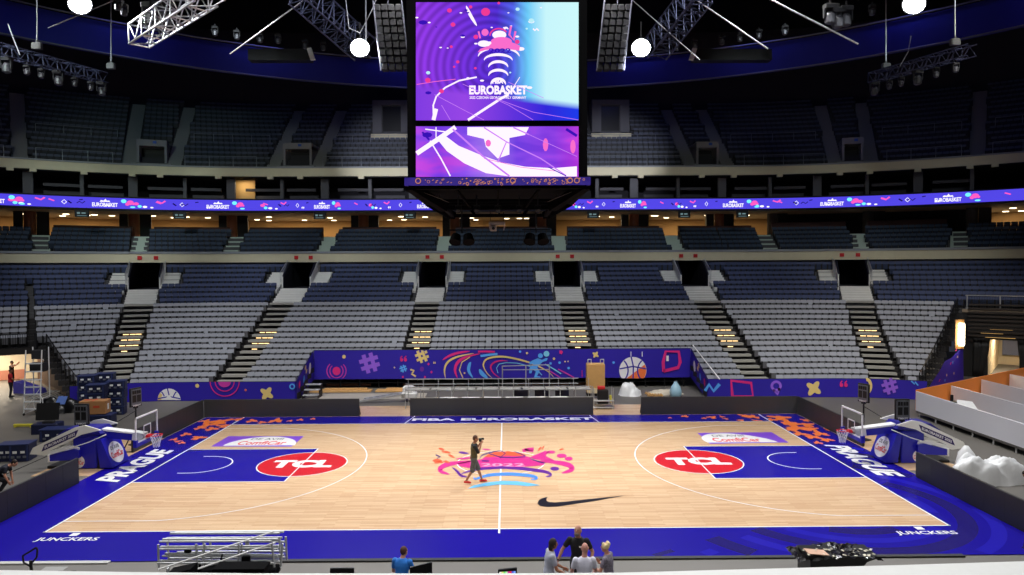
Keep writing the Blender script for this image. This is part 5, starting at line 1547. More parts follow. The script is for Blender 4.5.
# line arrays either side of the cube
for px0,px1,lab in ((374,402,'crate'),(604,631,'booth')):
    p=Q((px0+px1)/2,5,9); q=Q((px0+px1)/2-(8 if lab=='booth' else -8),70,9); Wd=(px1-px0)*38.5/FPX
    r=thing('line_array','tall dark hanging loudspeaker array on the %s side of the video cube'%lab,'loudspeaker array',p,0)
    b=MB(); nn=9; H=(p.z-q.z)
    for i in range(nn):
        z=-H*(i+.5)/nn; k=(i/nn)
        for j in range(4): b.cbox((-Wd/2+Wd*(j+.5)/4+(q.x-p.x)*k, .1*i*.3, z),(Wd/4-.06,.5,H/nn-.07),.03)
    b.build('speaker_module',mat('speaker_dark',rgb(17,18,26),.8),r)
    b=MB(); b.tube((Wd/2,-.3,.2),(Wd/2+(q.x-p.x),-.3,-H-.1),.04,6); b.tube((-Wd/2,-.3,.2),(-Wd/2+(q.x-p.x),-.3,-H-.1),.04,6); b.tube((0,0,0),(0,0,3),.03,6); b.build('rigging_bar',mat('rig_grey',rgb(120,122,140),.4,.4),r)
# the four bright flood lights
FL=[(80,4,6.),(360,48,10.),(641,48,10.),(914,4,6.)]
for i,(px,py,Y) in enumerate(FL):
    c=Q(px,py,Y); r=thing('flood_light','very bright white flood light under the roof, %s from the crate side'%ORD[i],'flood light',c,0,'bright flood lights')
    d=(Vector((c.x*.25,-12,1))-c).normalized(); q=d.to_track_quat('-Z','Y').to_matrix()
    b=MB(); P=[]
    b.add([q@Vector((rr*math.cos(2*PI*k/20),rr*math.sin(2*PI*k/20),z)) for rr,z in ((.5,0),(.54,-.02),(.44,.35),(.2,.5)) for k in range(20)],[(j*20+k,j*20+(k+1)%20,(j+1)*20+(k+1)%20,(j+1)*20+k) for j in range(3) for k in range(20)]+[tuple(60+k for k in range(20))])
    b.build('reflector',m_dark,r)
    b=MB(); b.poly([q@Vector((.49*math.cos(2*PI*k/20),.49*math.sin(2*PI*k/20),.01)) for k in range(20)]); b.build('lit_lens',emi('flood_glow',(.93,.96,1.),110.),r)
    b=MB(); b.tube((0,0,.3),(0,0,1.4),.04,6); b.build('bracket',m_dark,r)
    l=bpy.data.lights.new('flood','SPOT'); l.energy=9000; l.spot_size=math.radians(95); l.spot_blend=.8; l.shadow_soft_size=.5; l.color=(.95,.97,1)
    o=bpy.data.objects.new('flood_beam',l); COL.objects.link(o); o.location=c+d*.3; o.rotation_euler=d.to_track_quat('-Z','Y').to_euler()
# ring of arena lights over the court (out of frame above)
def spot(c,t,e,size=100,blend=.5,soft=.8,col=(1,.97,.93)):
    l=bpy.data.lights.new('arena','SPOT'); l.energy=e; l.spot_size=math.radians(size); l.spot_blend=blend; l.shadow_soft_size=soft; l.color=col
    o=bpy.data.objects.new('unseen_arena_spot',l); COL.objects.link(o); o.location=c; d=Vector(t)-Vector(c); o.rotation_euler=d.to_track_quat('-Z','Y').to_euler(); return o  # covers the overhead court lights and the added spots, all unseen
LE=4200
for x in (-15,-5,5,15):
    for y in (-8,8): spot((x,y,24.5),(x*.9,y*.6+1,0),LE,100,.5)
# spots added to brighten the far lower stands
for x in (-26,-13,0,13,26): spot((x,2,25.5),(x*1.05,20,3.2),LE*1.5*(1.3 if x<0 else .9),58,.8,1.6,(.97,.98,1) if x<20 else (1,.93,.85))
# spots added to brighten the second tier, cream bands and top tier
for x,e in ((-33,1.),(-24.5,1.),(-16,1.),(-8,1),(0,.9),(8,.75),(16,.6),(24.5,.42),(33,.35)): spot((x,8,25),(x*1.1,36.0-(abs(x)>22)*(abs(x)-22)*.4,10.4),LE*1.1*e,34,.9,1.2,(.86,.97,1)); spot((x,-6,20),(x*1.15,35.4,16.6),LE*.95*e*e,18,.9,.5,(.95,1,.88))
for x in (-26,-9,9,26): spot((x,4,25),(x*1.1,28.5,7.2),LE*(.9 if x<0 else .6),46,.9,1.6,(.92,.96,1))  # second set, added to lift the upper rows of the lower bowl
for x in (-11,11): spot((x*.6,4,18.5),(x*.95,37,18.2),22000,19,.8,.3,(.85,.88,1))  # added to brighten top tier rows on both sides of the cube
for x in (-12,0,12): spot((x,-22,22),(x*.8,-11,0),2600,80,.6)
spot((22,-8,20),(27,9,0),9000,70,.7); spot((-24,-2,23),(-26,10,0),1800,70,.7)  # spots added to brighten the booths and the crate side
spot((-26,0,22),(-31,33,18.0),2600,40,.9,.5,(.6,1,.85)); spot((-10,0,22),(-20,36,19),1300,34,.9,.5,(.8,.95,1)); spot((15,0,22),(24,36,19),900,40,.9,.5,(.85,.92,1));  # spots added to brighten the top tier, greenish at the crate side
W_=bpy.data.worlds.new('w'); S.world=W_; W_.use_nodes=True
W_.node_tree.nodes['Background'].inputs[0].default_value=(.3,.33,.45,1); W_.node_tree.nodes['Background'].inputs[1].default_value=.09
# ============================================================ BASKET STANCHIONS
def stanchion(s,lab):
    r=thing('basket_stanchion','lowered basket stand with blue padding and glass backboard, %s end of the court'%lab,'basket stand',(s*16.5,0,0),0)
    X=lambda v: s*v-s*16.5
    B=14.6
    b=MB(); 
    for (y0,y1,z0,z1) in ((-.9,.9,2.07,2.13),(-.9,.9,1.08,1.14),(-.9,-.84,1.08,2.13),(.84,.9,1.08,2.13)): b.box((X(B),(y0+y1)/2,(z0+z1)/2),(.05,y1-y0,z1-z0))
    bbf=b.build('backboard_frame',m_white,r)
    b=MB()
    for (y0,y1,z0,z1) in ((-.3,.3,1.66,1.71),(-.3,.3,1.25,1.29),(-.3,-.26,1.25,1.71),(.26,.3,1.25,1.71)): b.box((X(B-.03),(y0+y1)/2,(z0+z1)/2),(.01,y1-y0,z1-z0))
    b.build('target_square',m_white,bbf)
    b=MB(); b.box((X(B),0,1.6),(.012,1.7,.95)); b.build('backboard_glass',m_glass,r)
    b=MB(); b.box((X(B),0,1.02),(.12,1.86,.14)); 
    for sy in (-1,1): b.box((X(B+.02),sy*.86,1.08),(.14,.12,.28))
    b.build('edge_padding',m_blue,r)
    b=MB(); n=20; P=[(X(B-.15-.24)+.235*math.cos(2*PI*i/n),.235*math.sin(2*PI*i/n),1.24) for i in range(n+1)]; b.path(P,.018,6); b.box((X(B-.08),0,1.22),(.16,.2,.12)); b.bar((X(B-.08),-.08,1.16),(X(B-.2),-.12,1.23),.03,.02); b.bar((X(B-.08),.08,1.16),(X(B-.2),.12,1.23),.03,.02)
    rim=b.build('rim',m_inkred,r)
    b=MB(); cx=X(B-.39); m_=12
    rg=[(.225,1.22),(.2,1.1),(.16,.98),(.13,.86),(.12,.74)]
    for j in range(4):
        for i in range(m_):
            a0=2*PI*(i+.5*(j%2))/m_
            for d_ in (-.5,.5):
                a1=a0+2*PI*d_/m_; b.tube((cx+rg[j][0]*math.cos(a0),rg[j][0]*math.sin(a0),rg[j][1]),(cx+rg[j+1][0]*math.cos(a1),rg[j+1][0]*math.sin(a1),rg[j+1][1]),.009,4)
    b.build('net',m_white,r)
    b=MB(); b.prism([(X(14.7),-.18,1.02),(X(14.7),-.18,1.28),(X(16.6),-.18,1.52),(X(16.6),-.18,1.2)],(0,.36,0)); b.build('boom_padding',m_blue,r)
    b=MB(); b.prism([(X(14.65),-.2,1.28),(X(14.65),-.2,1.34),(X(16.9),-.2,1.62),(X(16.9),-.2,1.54)],(0,.4,0)); b.bar((X(14.65),0,1.15),(X(15.1),0,1.2),.4,.25); b.build('boom',m_white,r)
    # front pad
    pf=[(X(15.7),-.6,.05),(X(16.2),-.6,.05),(X(16.36),-.6,1.2),(X(16.15),-.6,1.2)]
    b=MB().use(m_blue); b.prism(pf,(0,1.3,0)); 
    LZ[0]=0
    def g(u,z): return (X(15.7+.45*(z-.05)/1.15-.006-.004*LZ[0]),.05-s*u,z)
    b.use(m_inkw); disc(b,g,0,.55,.5,.42,28)
    b.use(mat('patch_grey',rgb(90,90,90),.5)); put_text(b,'DE AVIII',lambda u,v: g(u*.6,.75+v*.15),.02)
    b.use(m_inkred); put_text(b,'ComfiCar',lambda u,v: g(u*.84,.48+v*.24),.02)
    b.build('front_pad',None,r)
    b=MB().use(m_blue); b.cbox((X(16.85),0,.68),(.95,1.1,1.3),.05); 
    b.use(m_inkw); 
    def g2(x,z): return (X(x),-.553-.003*(LZ[0]-l0),z)
    l0=LZ[0]-1; disc(b,g2,17.1,.3,.26,.26,20); b.use(m_inkred); put_text(b,'ComfiCar',lambda u,v: (X(17.1)+u*.44,-.553-.003*(LZ[0]-l0),.26+v*.16),.02)
    b.build('body_pad',None,r)
    b=MB(); b.prism([(X(16.2),-.5,1.4),(X(16.4),-.5,1.62),(X(17.6),-.5,1.62),(X(18.0),-.5,1.35),(X(17.3),-.5,1.25)],(0,1.0,0)); b.build('top_tray',mat('court_blue_deep',rgb(26,22,136),.4),r)
    for sy in (-1,1):
        b=MB().use(mat('arm_white',rgb(242,241,234),.45)); b.prism([(X(18.98),sy*.6,.64),(X(18.85),sy*.6,.9),(X(17.15),sy*.6,1.72),(X(16.75),sy*.6,1.8),(X(16.1),sy*.6,1.6),(X(16.9),sy*.6,1.42),(X(17.6),sy*.6,1.05),(X(18.5),sy*.6,.62)],(0,sy*.06,0))
        b.prism([(X(18.7),sy*.6,.62),(X(17.4),sy*.6,.98),(X(17.0),sy*.6,.9),(X(17.0),sy*.6,.78),(X(17.6),sy*.6,.78),(X(18.4),sy*.6,.58)],(0,sy*.05,0))
        if sy<0:
            l1=LZ[0]; 
            def g3(u,v,k=1):
                a_=Vector((18.5,.86)); c_=Vector((17.0,1.52)); d_=(c_-a_); p=a_+d_*(u+.5); nrm=Vector((d_.y,-d_.x)).normalized()*(-1); p=p+Vector((nrm.x,nrm.y))*v*-1 if False else p+Vector((0,v)); return (X(p.x),-.665-.003*k,p.y)
            b.use(m_ink_dk); b.poly([g3(-.5,-.11),g3(.42,-.11),g3(.5,.11),g3(-.42,.11)])
            b.use(m_inkw); put_text(b,'EUROBASKET 2022',(lambda u,v: g3(u*.82 if s<0 else -u*.82,v*.11,2)),.03)
        b.build('lift_arm',None,r)
    b=MB(); b.prism([(X(17.2),-.75,.42),(X(18.15),-.75,.38),(X(18.15),-.75,.62),(X(17.2),-.75,.86),(X(16.95),-.75,.8),(X(16.95),-.75,.5)],(0,.16,0)); b.build('counterweight_pad',m_blue,r)
    b=MB(); b.cbox((X(18.17),-.67,.5),(.1,.2,.3),.03); b.path([(X(18.1),-.76,.66),(X(16.6),-.78,1.12),(X(15.9),-.66,1.42)],.022,6); b.build('white_cap',m_white,r)
    b=MB(); b.cbox((X(17.1),0,.06),(2.6,1.0,.1),.02); b.box((X(16.38),0,.5),(.1,.9,.8))
    for x in (16.0,18.1):
        for y in (-.42,.42): b.tube((X(x),y-.04,.06),(X(x),y+.04,.06),.06,10)
    b.build('wheeled_base',m_black,r)
    return r
stanchion(-1,'crate side'); stanchion(1,'booth side')
def shot_clock(c,rz,zb_,label,post=True,half='12'):
    r=thing('shot_clock',label,'shot clock',(c[0],c[1],zb_),rz,'shot clocks'); h=c[2]-zb_
    b=MB(); b.cbox((0,.06,h),(.6,.1,.86),.02); b.build('frame',m_black,r)
    b=MB(); b.box((0,0,h+.0),(.52,.03,.74)); b.build('clear_front',mat('clock_face',rgb(96,98,104),.35),r)
    b=MB()
    for x in (-.17,-.06,.06,.17): b.box((x,-.02,h+.24),(.085,.02,.16))
    for x in (-.12,.12): b.box((x,-.02,h-.06),(.19,.02,.32))
    b.build('digit_block',m_blackshine,r)
    b=MB().use(m_inkw); put_text(b,'TISSOT',lambda u,v: (u*.42,-.045 if False else -.022,h-.37+v*.07),.03); b.build('lettering',None,r)
    b=MB(); b.tube((0,.06,0),(0,.06,h-.42),.035,8); b.cbox((0,.06,h-.46),(.2,.14,.1),.02)
    if zb_<.5: b.cbox((0,.06,.04),(.5,.5,.06),.02)
    b.build('post',m_black,r)
shot_clock((-17.1,-.3,2.17),0,1.62,'shot clock facing the camera above the crate side basket stand')
shot_clock((16.55,-.3,2.17),0,1.62,'shot clock facing the camera above the booth side basket stand')
shot_clock((-16.75,3.4,2.2),math.radians(66),ZC,'shot clock seen edgewise behind the crate side backboard')
shot_clock((16.75,3.4,2.2),math.radians(-67),ZC,'shot clock seen edgewise behind the booth side backboard')
for s_,lab in ((-1,'crate'),(1,'booth')):
    b=MB(); P=[(s_*16.75,3.4,1.6),(s_*17.6,1.6,.9),(s_*19.5 if s_<0 else s_*17.9,-1.5 if s_<0 else .4,.02)]
    b.path(P,.018,5)
    tag(b.build('power_cable',m_black),'thin black cable sloping from the %s side edgewise shot clock to the floor'%lab,'cable')

# ============================================================ EQUIPMENT ON THE LEFT
def crate(label,c,rz,group,sz=(.95,.7,.47)):
    r=thing('equipment_crate',label,'crate',c,rz,group)
    b=MB(); b.cbox((0,0,sz[2]/2),(sz[0],sz[1],sz[2]-.02),.04); b.build('crate_body',m_navy,r)
    b=MB(); 
    for x in (-.42,.42):
        for y in (-.5,.5): b.box((x*sz[0],y*sz[1],sz[2]*.5),(.07,.02,sz[2]*.95)); 
    b.box((0,0,sz[2]-.02),(sz[0]+.03,sz[1]+.03,.05)); b.build('rim_band',mat('crate_blue_rim',rgb(38,50,96),.5),r)
    b=MB()
    for x in (-.2,.2): b.box((x*sz[0],-sz[1]/2-.005,sz[2]*.55),(.16,.02,.1))
    b.build('label_card',m_white,r)
    for x in (-.3,0,.3): b=MB(); b.box((x*sz[0],-sz[1]/2-.01,sz[2]*.28),(.13,.03,.09)); b.build('latch',mat('latch_grey',rgb(120,124,134),.4,.5),r)
    return r
LV=['lowest','second from the floor','third from the floor','topmost']
for nm,px,dy,nn in (('front stack behind the cardboard box',97,38.9,4),('stack by the edgewise shot clock',117,40.1,4),('rear stack by the step tower',88,42.2,4),('rear middle stack',106,43.0,4)):
    p=bp(px,410,y=CY0+dy); rnk=random.Random(px)
    for k in range(nn):
        crate('navy crate with cards, %s in the %s'%(LV[k],nm),(p.x+rnk.uniform(-.05,.05),CY0+dy+rnk.uniform(-.04,.04),ZC+.47*k),math.radians(14)+rnk.uniform(-.05,.05),'navy crates in piles')
p=bp(98,424,y=6.8); r=crate('navy flight case under the brown cardboard box',(p.x-.1,7.0,ZC),.12,'single navy cases',(1.5,.8,.72))
b=MB().use(m_card); b.cbox((0,0,.36),(1.25,.7,.66),.02); b.use(mat('tape_red',rgb(205,80,50),.5)); b.box((0,0,.692),(.1,.72,.006)); b.box((.2,-.352,.4),(.3,.006,.12)); b.box((-.35,.1,.692),(.3,.3,.004)); b.use(m_white); b.box((.627,0,.36),(.006,.2,.3))
o=b.build('cardboard_box',None,loc=(p.x-.25,7.0,ZC+.75)); o.rotation_euler=(0,0,.15); tag(o,'brown cardboard box with red tape on top of a navy case','box')
for i,(px,py,w_,d_,h_,lab) in enumerate(((3,462,.62,.7,.72,'smaller navy flight case at the picture edge, behind the bending person'),(17,462,.75,.8,.74,'larger navy flight case behind the bending person in navy'),(52,442,1.25,.8,.58,'navy flight case with a white card between open case and basket stand'))):
    p=bp(px,py,z=ZC); crate(lab,(p.x,p.y+d_/2,ZC),.18 if i<2 else .12,'single navy cases',(w_,d_,h_))
# open case with a black lid
p=bp(44,434,z=ZC); r=thing('open_case','open navy case with a raised black lid in front of the step tower','case',(p.x,p.y+.3,ZC),.15)
b=MB(); b.cbox((0,0,.25),(1.2,.8,.5),.04); b.build('case_body',m_navy,r); b=MB(); b.box((-.15,.38,.98),(1.05,.08,.85),mtx=Matrix.Rotation(-.2,3,'X')); b.build('case_lid',m_black,r); b=MB(); b.cbox((.1,-.1,.55),(.5,.3,.12),.03); b.build('contents',m_dark,r)
b=MB(); p=bp(24,427,z=ZC); b.cbox((0,0,.1),(1.05,.14,.12),.03); b.box((-.4,0,.03),(.05,.3,.06)); b.box((.4,0,.03),(.05,.3,.06)); tag(b.build('yellow_beam',m_yellow,loc=(p.x,p.y,ZC)),'yellow beam lying on the floor in front of the white step tower','beam')
p=bp(76,412,z=ZC); heap('black_cloth_heap','heap of black cloth and bags beside the crate piles','cloth',(p.x-.7,p.y,ZC),1.4,.8,.9,m_blackshine,12)
b=MB(); b.box((0,0,.0),(.5,.5,.04),mtx=Matrix.Rotation(.9,3,'X')); tag(b.build('blue_flat_box',mat('blue_pale',rgb(80,110,180),.5),loc=(p.x-.3,p.y-.8,.8)),'small flat blue packet on the black cloth heap','packet')
# white rolling step tower
p0=bp(24,415,z=ZC); r=thing('step_tower','tall white rolling step tower standing at the tunnel mouth','step tower',(p0.x+.5,p0.y+.2,ZC),.1)
b=MB()
for x in (-.42,.42):
    for y in (-.35,.7): b.tube((x,y,.08),(x,y+(.0 if y>0 else .35),3.7 if y>0 else 3.6),.03,6)
for x in (-.42,.42): b.bar((x,-.3,.9),(x,.7,.9),.03,.03); b.bar((x,-.35,.12),(x,.75,.12),.04,.04)
b.bar((-.42,-.2,.3),(.42,-.1,1.6),.03,.03); b.path([(.42,-.38,.2),(.62,-.4,.5),(.6,-.4,.9),(.42,-.3,1.1)],.025)
b.build('tower_frame',m_white,r)
b=MB()
for z in (.35,.75,1.15,1.55,1.95,2.4,2.85): b.box((0,-.3+z*.09,z),(.82,.22,.05))
b.build('tower_tread',mat('tread_white',rgb(205,208,212),.5),r)
b=MB(); b.cbox((0,.45,2.6),(.78,.45,.5),.04); b.cbox((0,.5,3.3),(.7,.3,.5),.04); b.build('dark_platform',m_dark,r)
b=MB()
for x in (-.42,.42):
    for y in (-.35,.75): b.tube((x-.03,y,.07),(x+.03,y,.07),.07,10)
b.build('castor',m_black,r)
p=bp(27,390,z=.2); b=MB(); b.add([(-.9,0,0),(1.0,-.3,0),(1.0,.5,.0),(-.7,.6,.0),(-.95,.1,.75),(.9,-.1,.35),(.95,.4,.3),(-.6,.5,.8)],[(0,1,5,4),(1,2,6,5),(2,3,7,6),(3,0,4,7),(4,5,6,7),(3,2,1,0)]); tag(b.build('violet_tarpaulin',mat('tarp_violet',rgb(70,66,170),.5),loc=(p.x,p.y,ZC)),'folded violet tarpaulin beside the person in red','tarpaulin')
p=bp(54,397,z=ZC); b=MB()
for i in range(7): b.bar((-.9+i*.3,-.9,.05),(-.7+i*.3,.9,.25),.05,.04)
b.bar((-1,-.8,.08),(1.1,-.8,.08),.05,.05); b.bar((-.8,.8,.24),(1.3,.8,.24),.05,.05)
tag(b.build('metal_grating',m_steel,loc=(p.x,p.y,ZC)),'pale metal grating on the floor between step tower and white pole','grating')
b=MB(); b.box((0,0,.7),(1.6,.1,1.4)); p=bp(60,388,z=ZC); o=b.build('yellowish_screen',mat('ochre_panel',rgb(140,96,40),.7,noise=.3,nscale=2),loc=(p.x+.2,p.y+.6,ZC)); o.rotation_euler=(0,0,.7); tag(o,'ochre panel leaning by the brown stand wall behind the white pole','panel')
# ============================================================ RIGHT SIDE HEAP
p=bp(990,482,z=ZC); heap('white_film_heap','big white heap of wrapping film behind the black board','plastic film',(p.x+.1,p.y+.25,ZC),1.5,.75,.95,m_bag,21,n=34,lumps=16)
p=bp(970,474,z=ZC); lump_bag('white_sack','round white sack on top of the big white film heap',(p.x+.1,p.y+.4,ZC),.38,1.0,m_bag,4)

# ============================================================ PEOPLE
def remesh(mb,name,m_,vox,parent,sm=2):
    o=mb.build(name+'_tmp',m_)
    md=o.modifiers.new('r','REMESH'); md.mode='VOXEL'; md.voxel_size=vox
    s_=o.modifiers.new('s','SMOOTH'); s_.factor=.5; s_.iterations=sm
    dg=bpy.context.evaluated_depsgraph_get(); me=bpy.data.meshes.new_from_object(o.evaluated_get(dg)); me.name=name
    bpy.data.objects.remove(o)
    me.materials.clear(); me.materials.append(m_); me.polygons.foreach_set('use_smooth',[True]*len(me.polygons))
    q=bpy.data.objects.new(name,me); COL.objects.link(q); q.parent=parent; return q
def limb(mb,pts,rads,n=12):
    for (a,b_,ra,rb) in zip(pts,pts[1:],rads,rads[1:]):
        mb.tube(a,b_,ra,n,rb); 
    for a,ra in zip(pts,rads): mb.ball(a,ra,n,8)
def torso(mb,P,grow=0.,top=True):
    """elliptic sections from hips to the neck, frame vectors per section"""
    sec=[(0.,.165,.115),(.08,.165,.12),(.17,.145,.105),(.28,.155,.11),(.40,.18,.12),(.48,.185,.105),(.54,.12,.085),(.58,.062,.062)]
    n=16; V=[]
    for h_,rx,ry in sec:
        c,ax,ay=P(h_)
        for i in range(n):
            t=2*PI*i/n; V.append(c+ax*(rx+grow)*math.cos(t)+ay*(ry+grow)*math.sin(t))
    F=[(j*n+i,j*n+(i+1)%n,(j+1)*n+(i+1)%n,(j+1)*n+i) for j in range(len(sec)-1) for i in range(n)]
    F.append(tuple(range(n-1,-1,-1))); F.append(tuple((len(sec)-1)*n+i for i in range(n)))
    mb.add(V,F)
def person(label,loc,rz,pose,shirt,trousers,hair,shoe=None,sleeve=.55,legs=1.,skin=m_skin,scale=1.,hairstyle='short',vox=.013,extra=None,glasses=False):
    r=thing('person',label,'person',loc,rz); r.scale=(scale,)*3
    V=Vector
    g=lambda k,d: V(pose.get(k,d))
    hip=g('hip',(0,0,.95)); lean=pose.get('lean',0.); side=pose.get('side',0.); tw=pose.get('twist',0.)
    Rm=Matrix.Rotation(-side,3,'Y')@Matrix.Rotation(-lean,3,'X')@Matrix.Rotation(tw,3,'Z')
    def P(h_): return hip+Rm@V((0,0,h_-.03)), Rm@V((1,0,0)), Rm@V((0,1,0))
    up=lambda x,y,z: hip+Rm@V((x,y,z-.95))
    shL,shR=up(-.19,0,1.42),up(.19,0,1.42)
    ja={}
    for s_,sh in (('L',shL),('R',shR)):
        k=-1 if s_=='L' else 1
        ja[s_]=(sh, up(*pose.get('elb'+s_,(k*.25,-.02,1.14))), up(*pose.get('wri'+s_,(k*.26,.06,.9))))
    jl={}
    for s_ in 'LR':
        k=-1 if s_=='L' else 1
        jl[s_]=(hip+V((k*.09,0,-.03)), g('kne'+s_,(k*.1,.03,.5)), g('ank'+s_,(k*.11,-.02,.09)))
    nk=up(0,.0,1.52); hd=up(*pose.get('head',(0,.03,1.66))); hyaw=pose.get('hyaw',0.); hp=pose.get('hpitch',0.)
    H=Rm@Matrix.Rotation(hyaw,3,'Z')@Matrix.Rotation(-hp,3,'X')
    b=MB(); torso(b,P)
    limb(b,[nk-(nk-hip).normalized()*.06,hd-H@V((0,.02,.05))],[.062,.056])
    # head with brow, nose, chin, ears
    b.ball(hd,.1,14,10,(.78,.95,1.18),H); b.ball(hd+H@V((0,.035,-.07)),.058,10,8,(.95,.9,.9),H); b.ball(hd+H@V((0,.1,-.015)),.02,8,6,(.7,1,1.5),H); b.ball(hd+H@V((0,.075,.035)),.03,8,6,(1.8,.6,.5),H); b.ball(hd+H@V((0,.085,-.065)),.017,8,6,(1.6,.7,.6),H)
    for k in (-1,1): b.ball(hd+H@V((k*.082,-.005,-.005)),.026,8,6,(.45,.8,1.3),H)
    for s_ in 'LR':
        a,e,w=ja[s_]; limb(b,[a,a.lerp(e,.5),e,e.lerp(w,.35),w],[.056,.047,.04,.039,.027])
        d=(w-e).normalized(); k=-1 if s_=='L' else 1
        hnd=pose.get('hand'+s_); 
        if hnd: d=(Rm@V(hnd)).normalized()
        x=(Rm@V((k,0,0))); x=(x-d*x.dot(d)); x=x.normalized() if x.length>.1 else d.orthogonal().normalized(); z=d.cross(x)
        pc=w+d*.05; M3_=Matrix((x,z,d)).transposed()
        b.ball(pc,.05,10,8,(.35,.82,1.0),M3_)
        curl=pose.get('curl',.35)
        for q_,(off,ln) in enumerate(((-.03,.064),(-.01,.074),(.011,.07),(.031,.056))):
            o_=w+d*.088+z*off; p1=o_+(d*math.cos(curl*.5)-x*math.sin(curl*.5))*ln*.55; p2=p1+(d*math.cos(curl*1.6)-x*math.sin(curl*1.6))*ln*.5
            limb(b,[w+d*.06+z*off,o_,p1,p2],[.0105,.0105,.0095,.008],8)
        t0_=w+d*.03-z*.028; limb(b,[t0_,t0_-z*.03+d*.022-x*.006,t0_-z*.04+d*.052-x*.014],[.014,.0125,.010],8)
    for s_ in 'LR':
        a,kn,an=jl[s_]; limb(b,[a,a.lerp(kn,.5),kn,kn.lerp(an,.35),an],[.092,.078,.055,.058,.036])
        f=V(pose.get('foot'+s_,(0,1,0))); limb(b,[an+V((0,0,-.03))-f*.04,an+f*.14+V((0,0,-.055))],[.036,.03])
    body=remesh(b,'body',skin,vox if vox<.0105 else .0095,r)
    # eyes
    for k in (-1,1):
        e_=MB().use(m_black); e_.ball(hd+H@V((k*.032,.088,.012)),.009,6,5); e_.build('eye',None,r)
    # hair
    if hair is not None:
        h_=MB()
        if hairstyle=='short': h_.ball(hd+H@V((0,-.015,.025)),.104,14,10,(.82,.96,1.1),H); 
        elif hairstyle=='long': h_.ball(hd+H@V((0,-.02,.02)),.112,14,10,(.86,.96,1.14),H); h_.ball(hd+H@V((0,-.06,-.07)),.09,12,8,(.95,.7,1.2),H)
        elif hairstyle=='curly':
            rn=random.Random(2)
            for i in range(16): t=rn.uniform(0,2*PI); u=rn.uniform(-.3,1); h_.ball(hd+H@V((.075*math.cos(t),-.035+.07*math.sin(t)*.9,.03+.07*u)),.052,8,6)
        ho=MB(); hh_=h_
        o=remesh(hh_,'hair',hair,.012,r,1)
        # trim the face opening: drop faces in front of the hairline
        bm=bmesh.new(); bm.from_mesh(o.data); Hi=H.inverted()
        kill=[v for v in bm.verts if (lambda q: q.y>.045 and q.z<.062)(Hi@(v.co-hd)) or ((Hi@(v.co-hd)).z<-.045 and hairstyle!='long')]
        bmesh.ops.delete(bm,geom=kill,context='VERTS'); bm.to_mesh(o.data); bm.free()
    # shirt
    b=MB(); torso(b,P,.016)
    for s_ in 'LR':
        a,e,w=ja[s_]; 
        if sleeve<=1: limb(b,[a,a.lerp(e,sleeve)],[.074,.064])
        else: limb(b,[a,e,w.lerp(e,.1)],[.072,.056,.042])
    remesh(b,'shirt',shirt,.013,r)
    b=MB(); c0,ax,ay=P(0.); b.ball(c0+V((0,0,.0)),.17,14,8,(1.07,.78,.6))
    for s_ in 'LR':
        a,kn,an=jl[s_]; 
        if legs<.9: limb(b,[a,a.lerp(kn,.55),a.lerp(kn,1.0)],[.112,.105,.1])
        else: limb(b,[a,a.lerp(kn,.5),kn,an+V((0,0,.04))],[.108,.095,.076,.06])
    remesh(b,'trousers' if legs>=.9 else 'shorts',trousers,.014,r)
    for s_ in 'LR':
        a,kn,an=jl[s_]; f=V(pose.get('foot'+s_,(0,1,0))); b=MB(); limb(b,[an+V((0,0,-.045))-f*.05,an+f*.06+V((0,0,-.045)),an+f*.17+V((0,0,-.055))],[.046,.045,.035]); remesh(b,'shoe',shoe or m_black,.013,r)
    if extra: extra(r,up,hd,H,ja)
    return r
m_bk_sh=mat('shirt_black',rgb(20,20,24),.8); m_dtr=mat('trousers_dark',rgb(26,26,34),.8); m_wsh=mat('shirt_white',rgb(226,226,244),.8); m_gsh=mat('shirt_greyblue',rgb(186,190,208),.8)
m_osh=mat('vest_olive',rgb(82,76,48),.8,noise=.15,nscale=12); m_hd=mat('hair_dark',rgb(40,26,22),.7); m_hb=mat('hair_blond',rgb(232,212,160),.7); m_hbr=mat('hair_brown',rgb(86,52,36),.7); m_hg=mat('hair_grey_stubble',rgb(150,128,118),.8)
m_bsh=mat('shirt_bright_blue',rgb(44,128,226),.8); m_shoe=mat('shoe_red',rgb(220,40,44),.6); m_flower=mat('blouse_pattern',rgb(130,124,140),.8,noise=.75,nscale=22)
m_cam=mat('shorts_camo',rgb(90,90,92),.8,noise=.9,nscale=18); m_skt=mat('skin_tan',rgb(178,120,92),.55); m_skr=mat('skin_rosy',rgb(206,146,122),.55)
# the man filming on the court: walks to the right, raises a black camera to his face
def ex_cam(r,up,hd,H,ja):
    b=MB(); c=hd+H@Vector((0,.17,.0)); b.cbox((c.x,c.y,c.z-.04),(.15,.1,.11),.02); b.tube(c+H@Vector((0,.04,0)),c+H@Vector((0,.14,0)),.038,10); b.build('camera',m_black,r)
    b=MB(); 
    for k in ('L','R'):
        a,e,w=ja[k]; limb(b,[a,a.lerp(e,.9)],[.078,.062])
    b.ball(up(0,0,1.43),.17,12,8,(1.15,.75,.42)); remesh(b,'dark_shoulder_layer',m_bk_sh,.013,r)
p=bp(474,483,z=0)
person('person in olive vest, patterned shorts and red shoes filming with a raised camera',(p.x,p.y,0),math.radians(-82),
  dict(hip=(0,0,.93),lean=.04,kneL=(-.09,.16,.52),ankL=(-.1,.3,.1),kneR=(.09,-.06,.5),ankR=(.1,-.3,.13),footR=(0,.9,-.1),elbR=(.26,.14,1.2),wriR=(.1,.24,1.5),handR=(-.4,.3,.6),elbL=(-.25,.1,1.2),wriL=(-.12,.25,1.5),handL=(.4,.3,.6),curl=.9,head=(0,.04,1.66)),
  m_osh,m_cam,m_hbr,m_shoe,sleeve=.3,legs=.5,skin=m_skt,scale=1.02,vox=.01,extra=ex_cam)
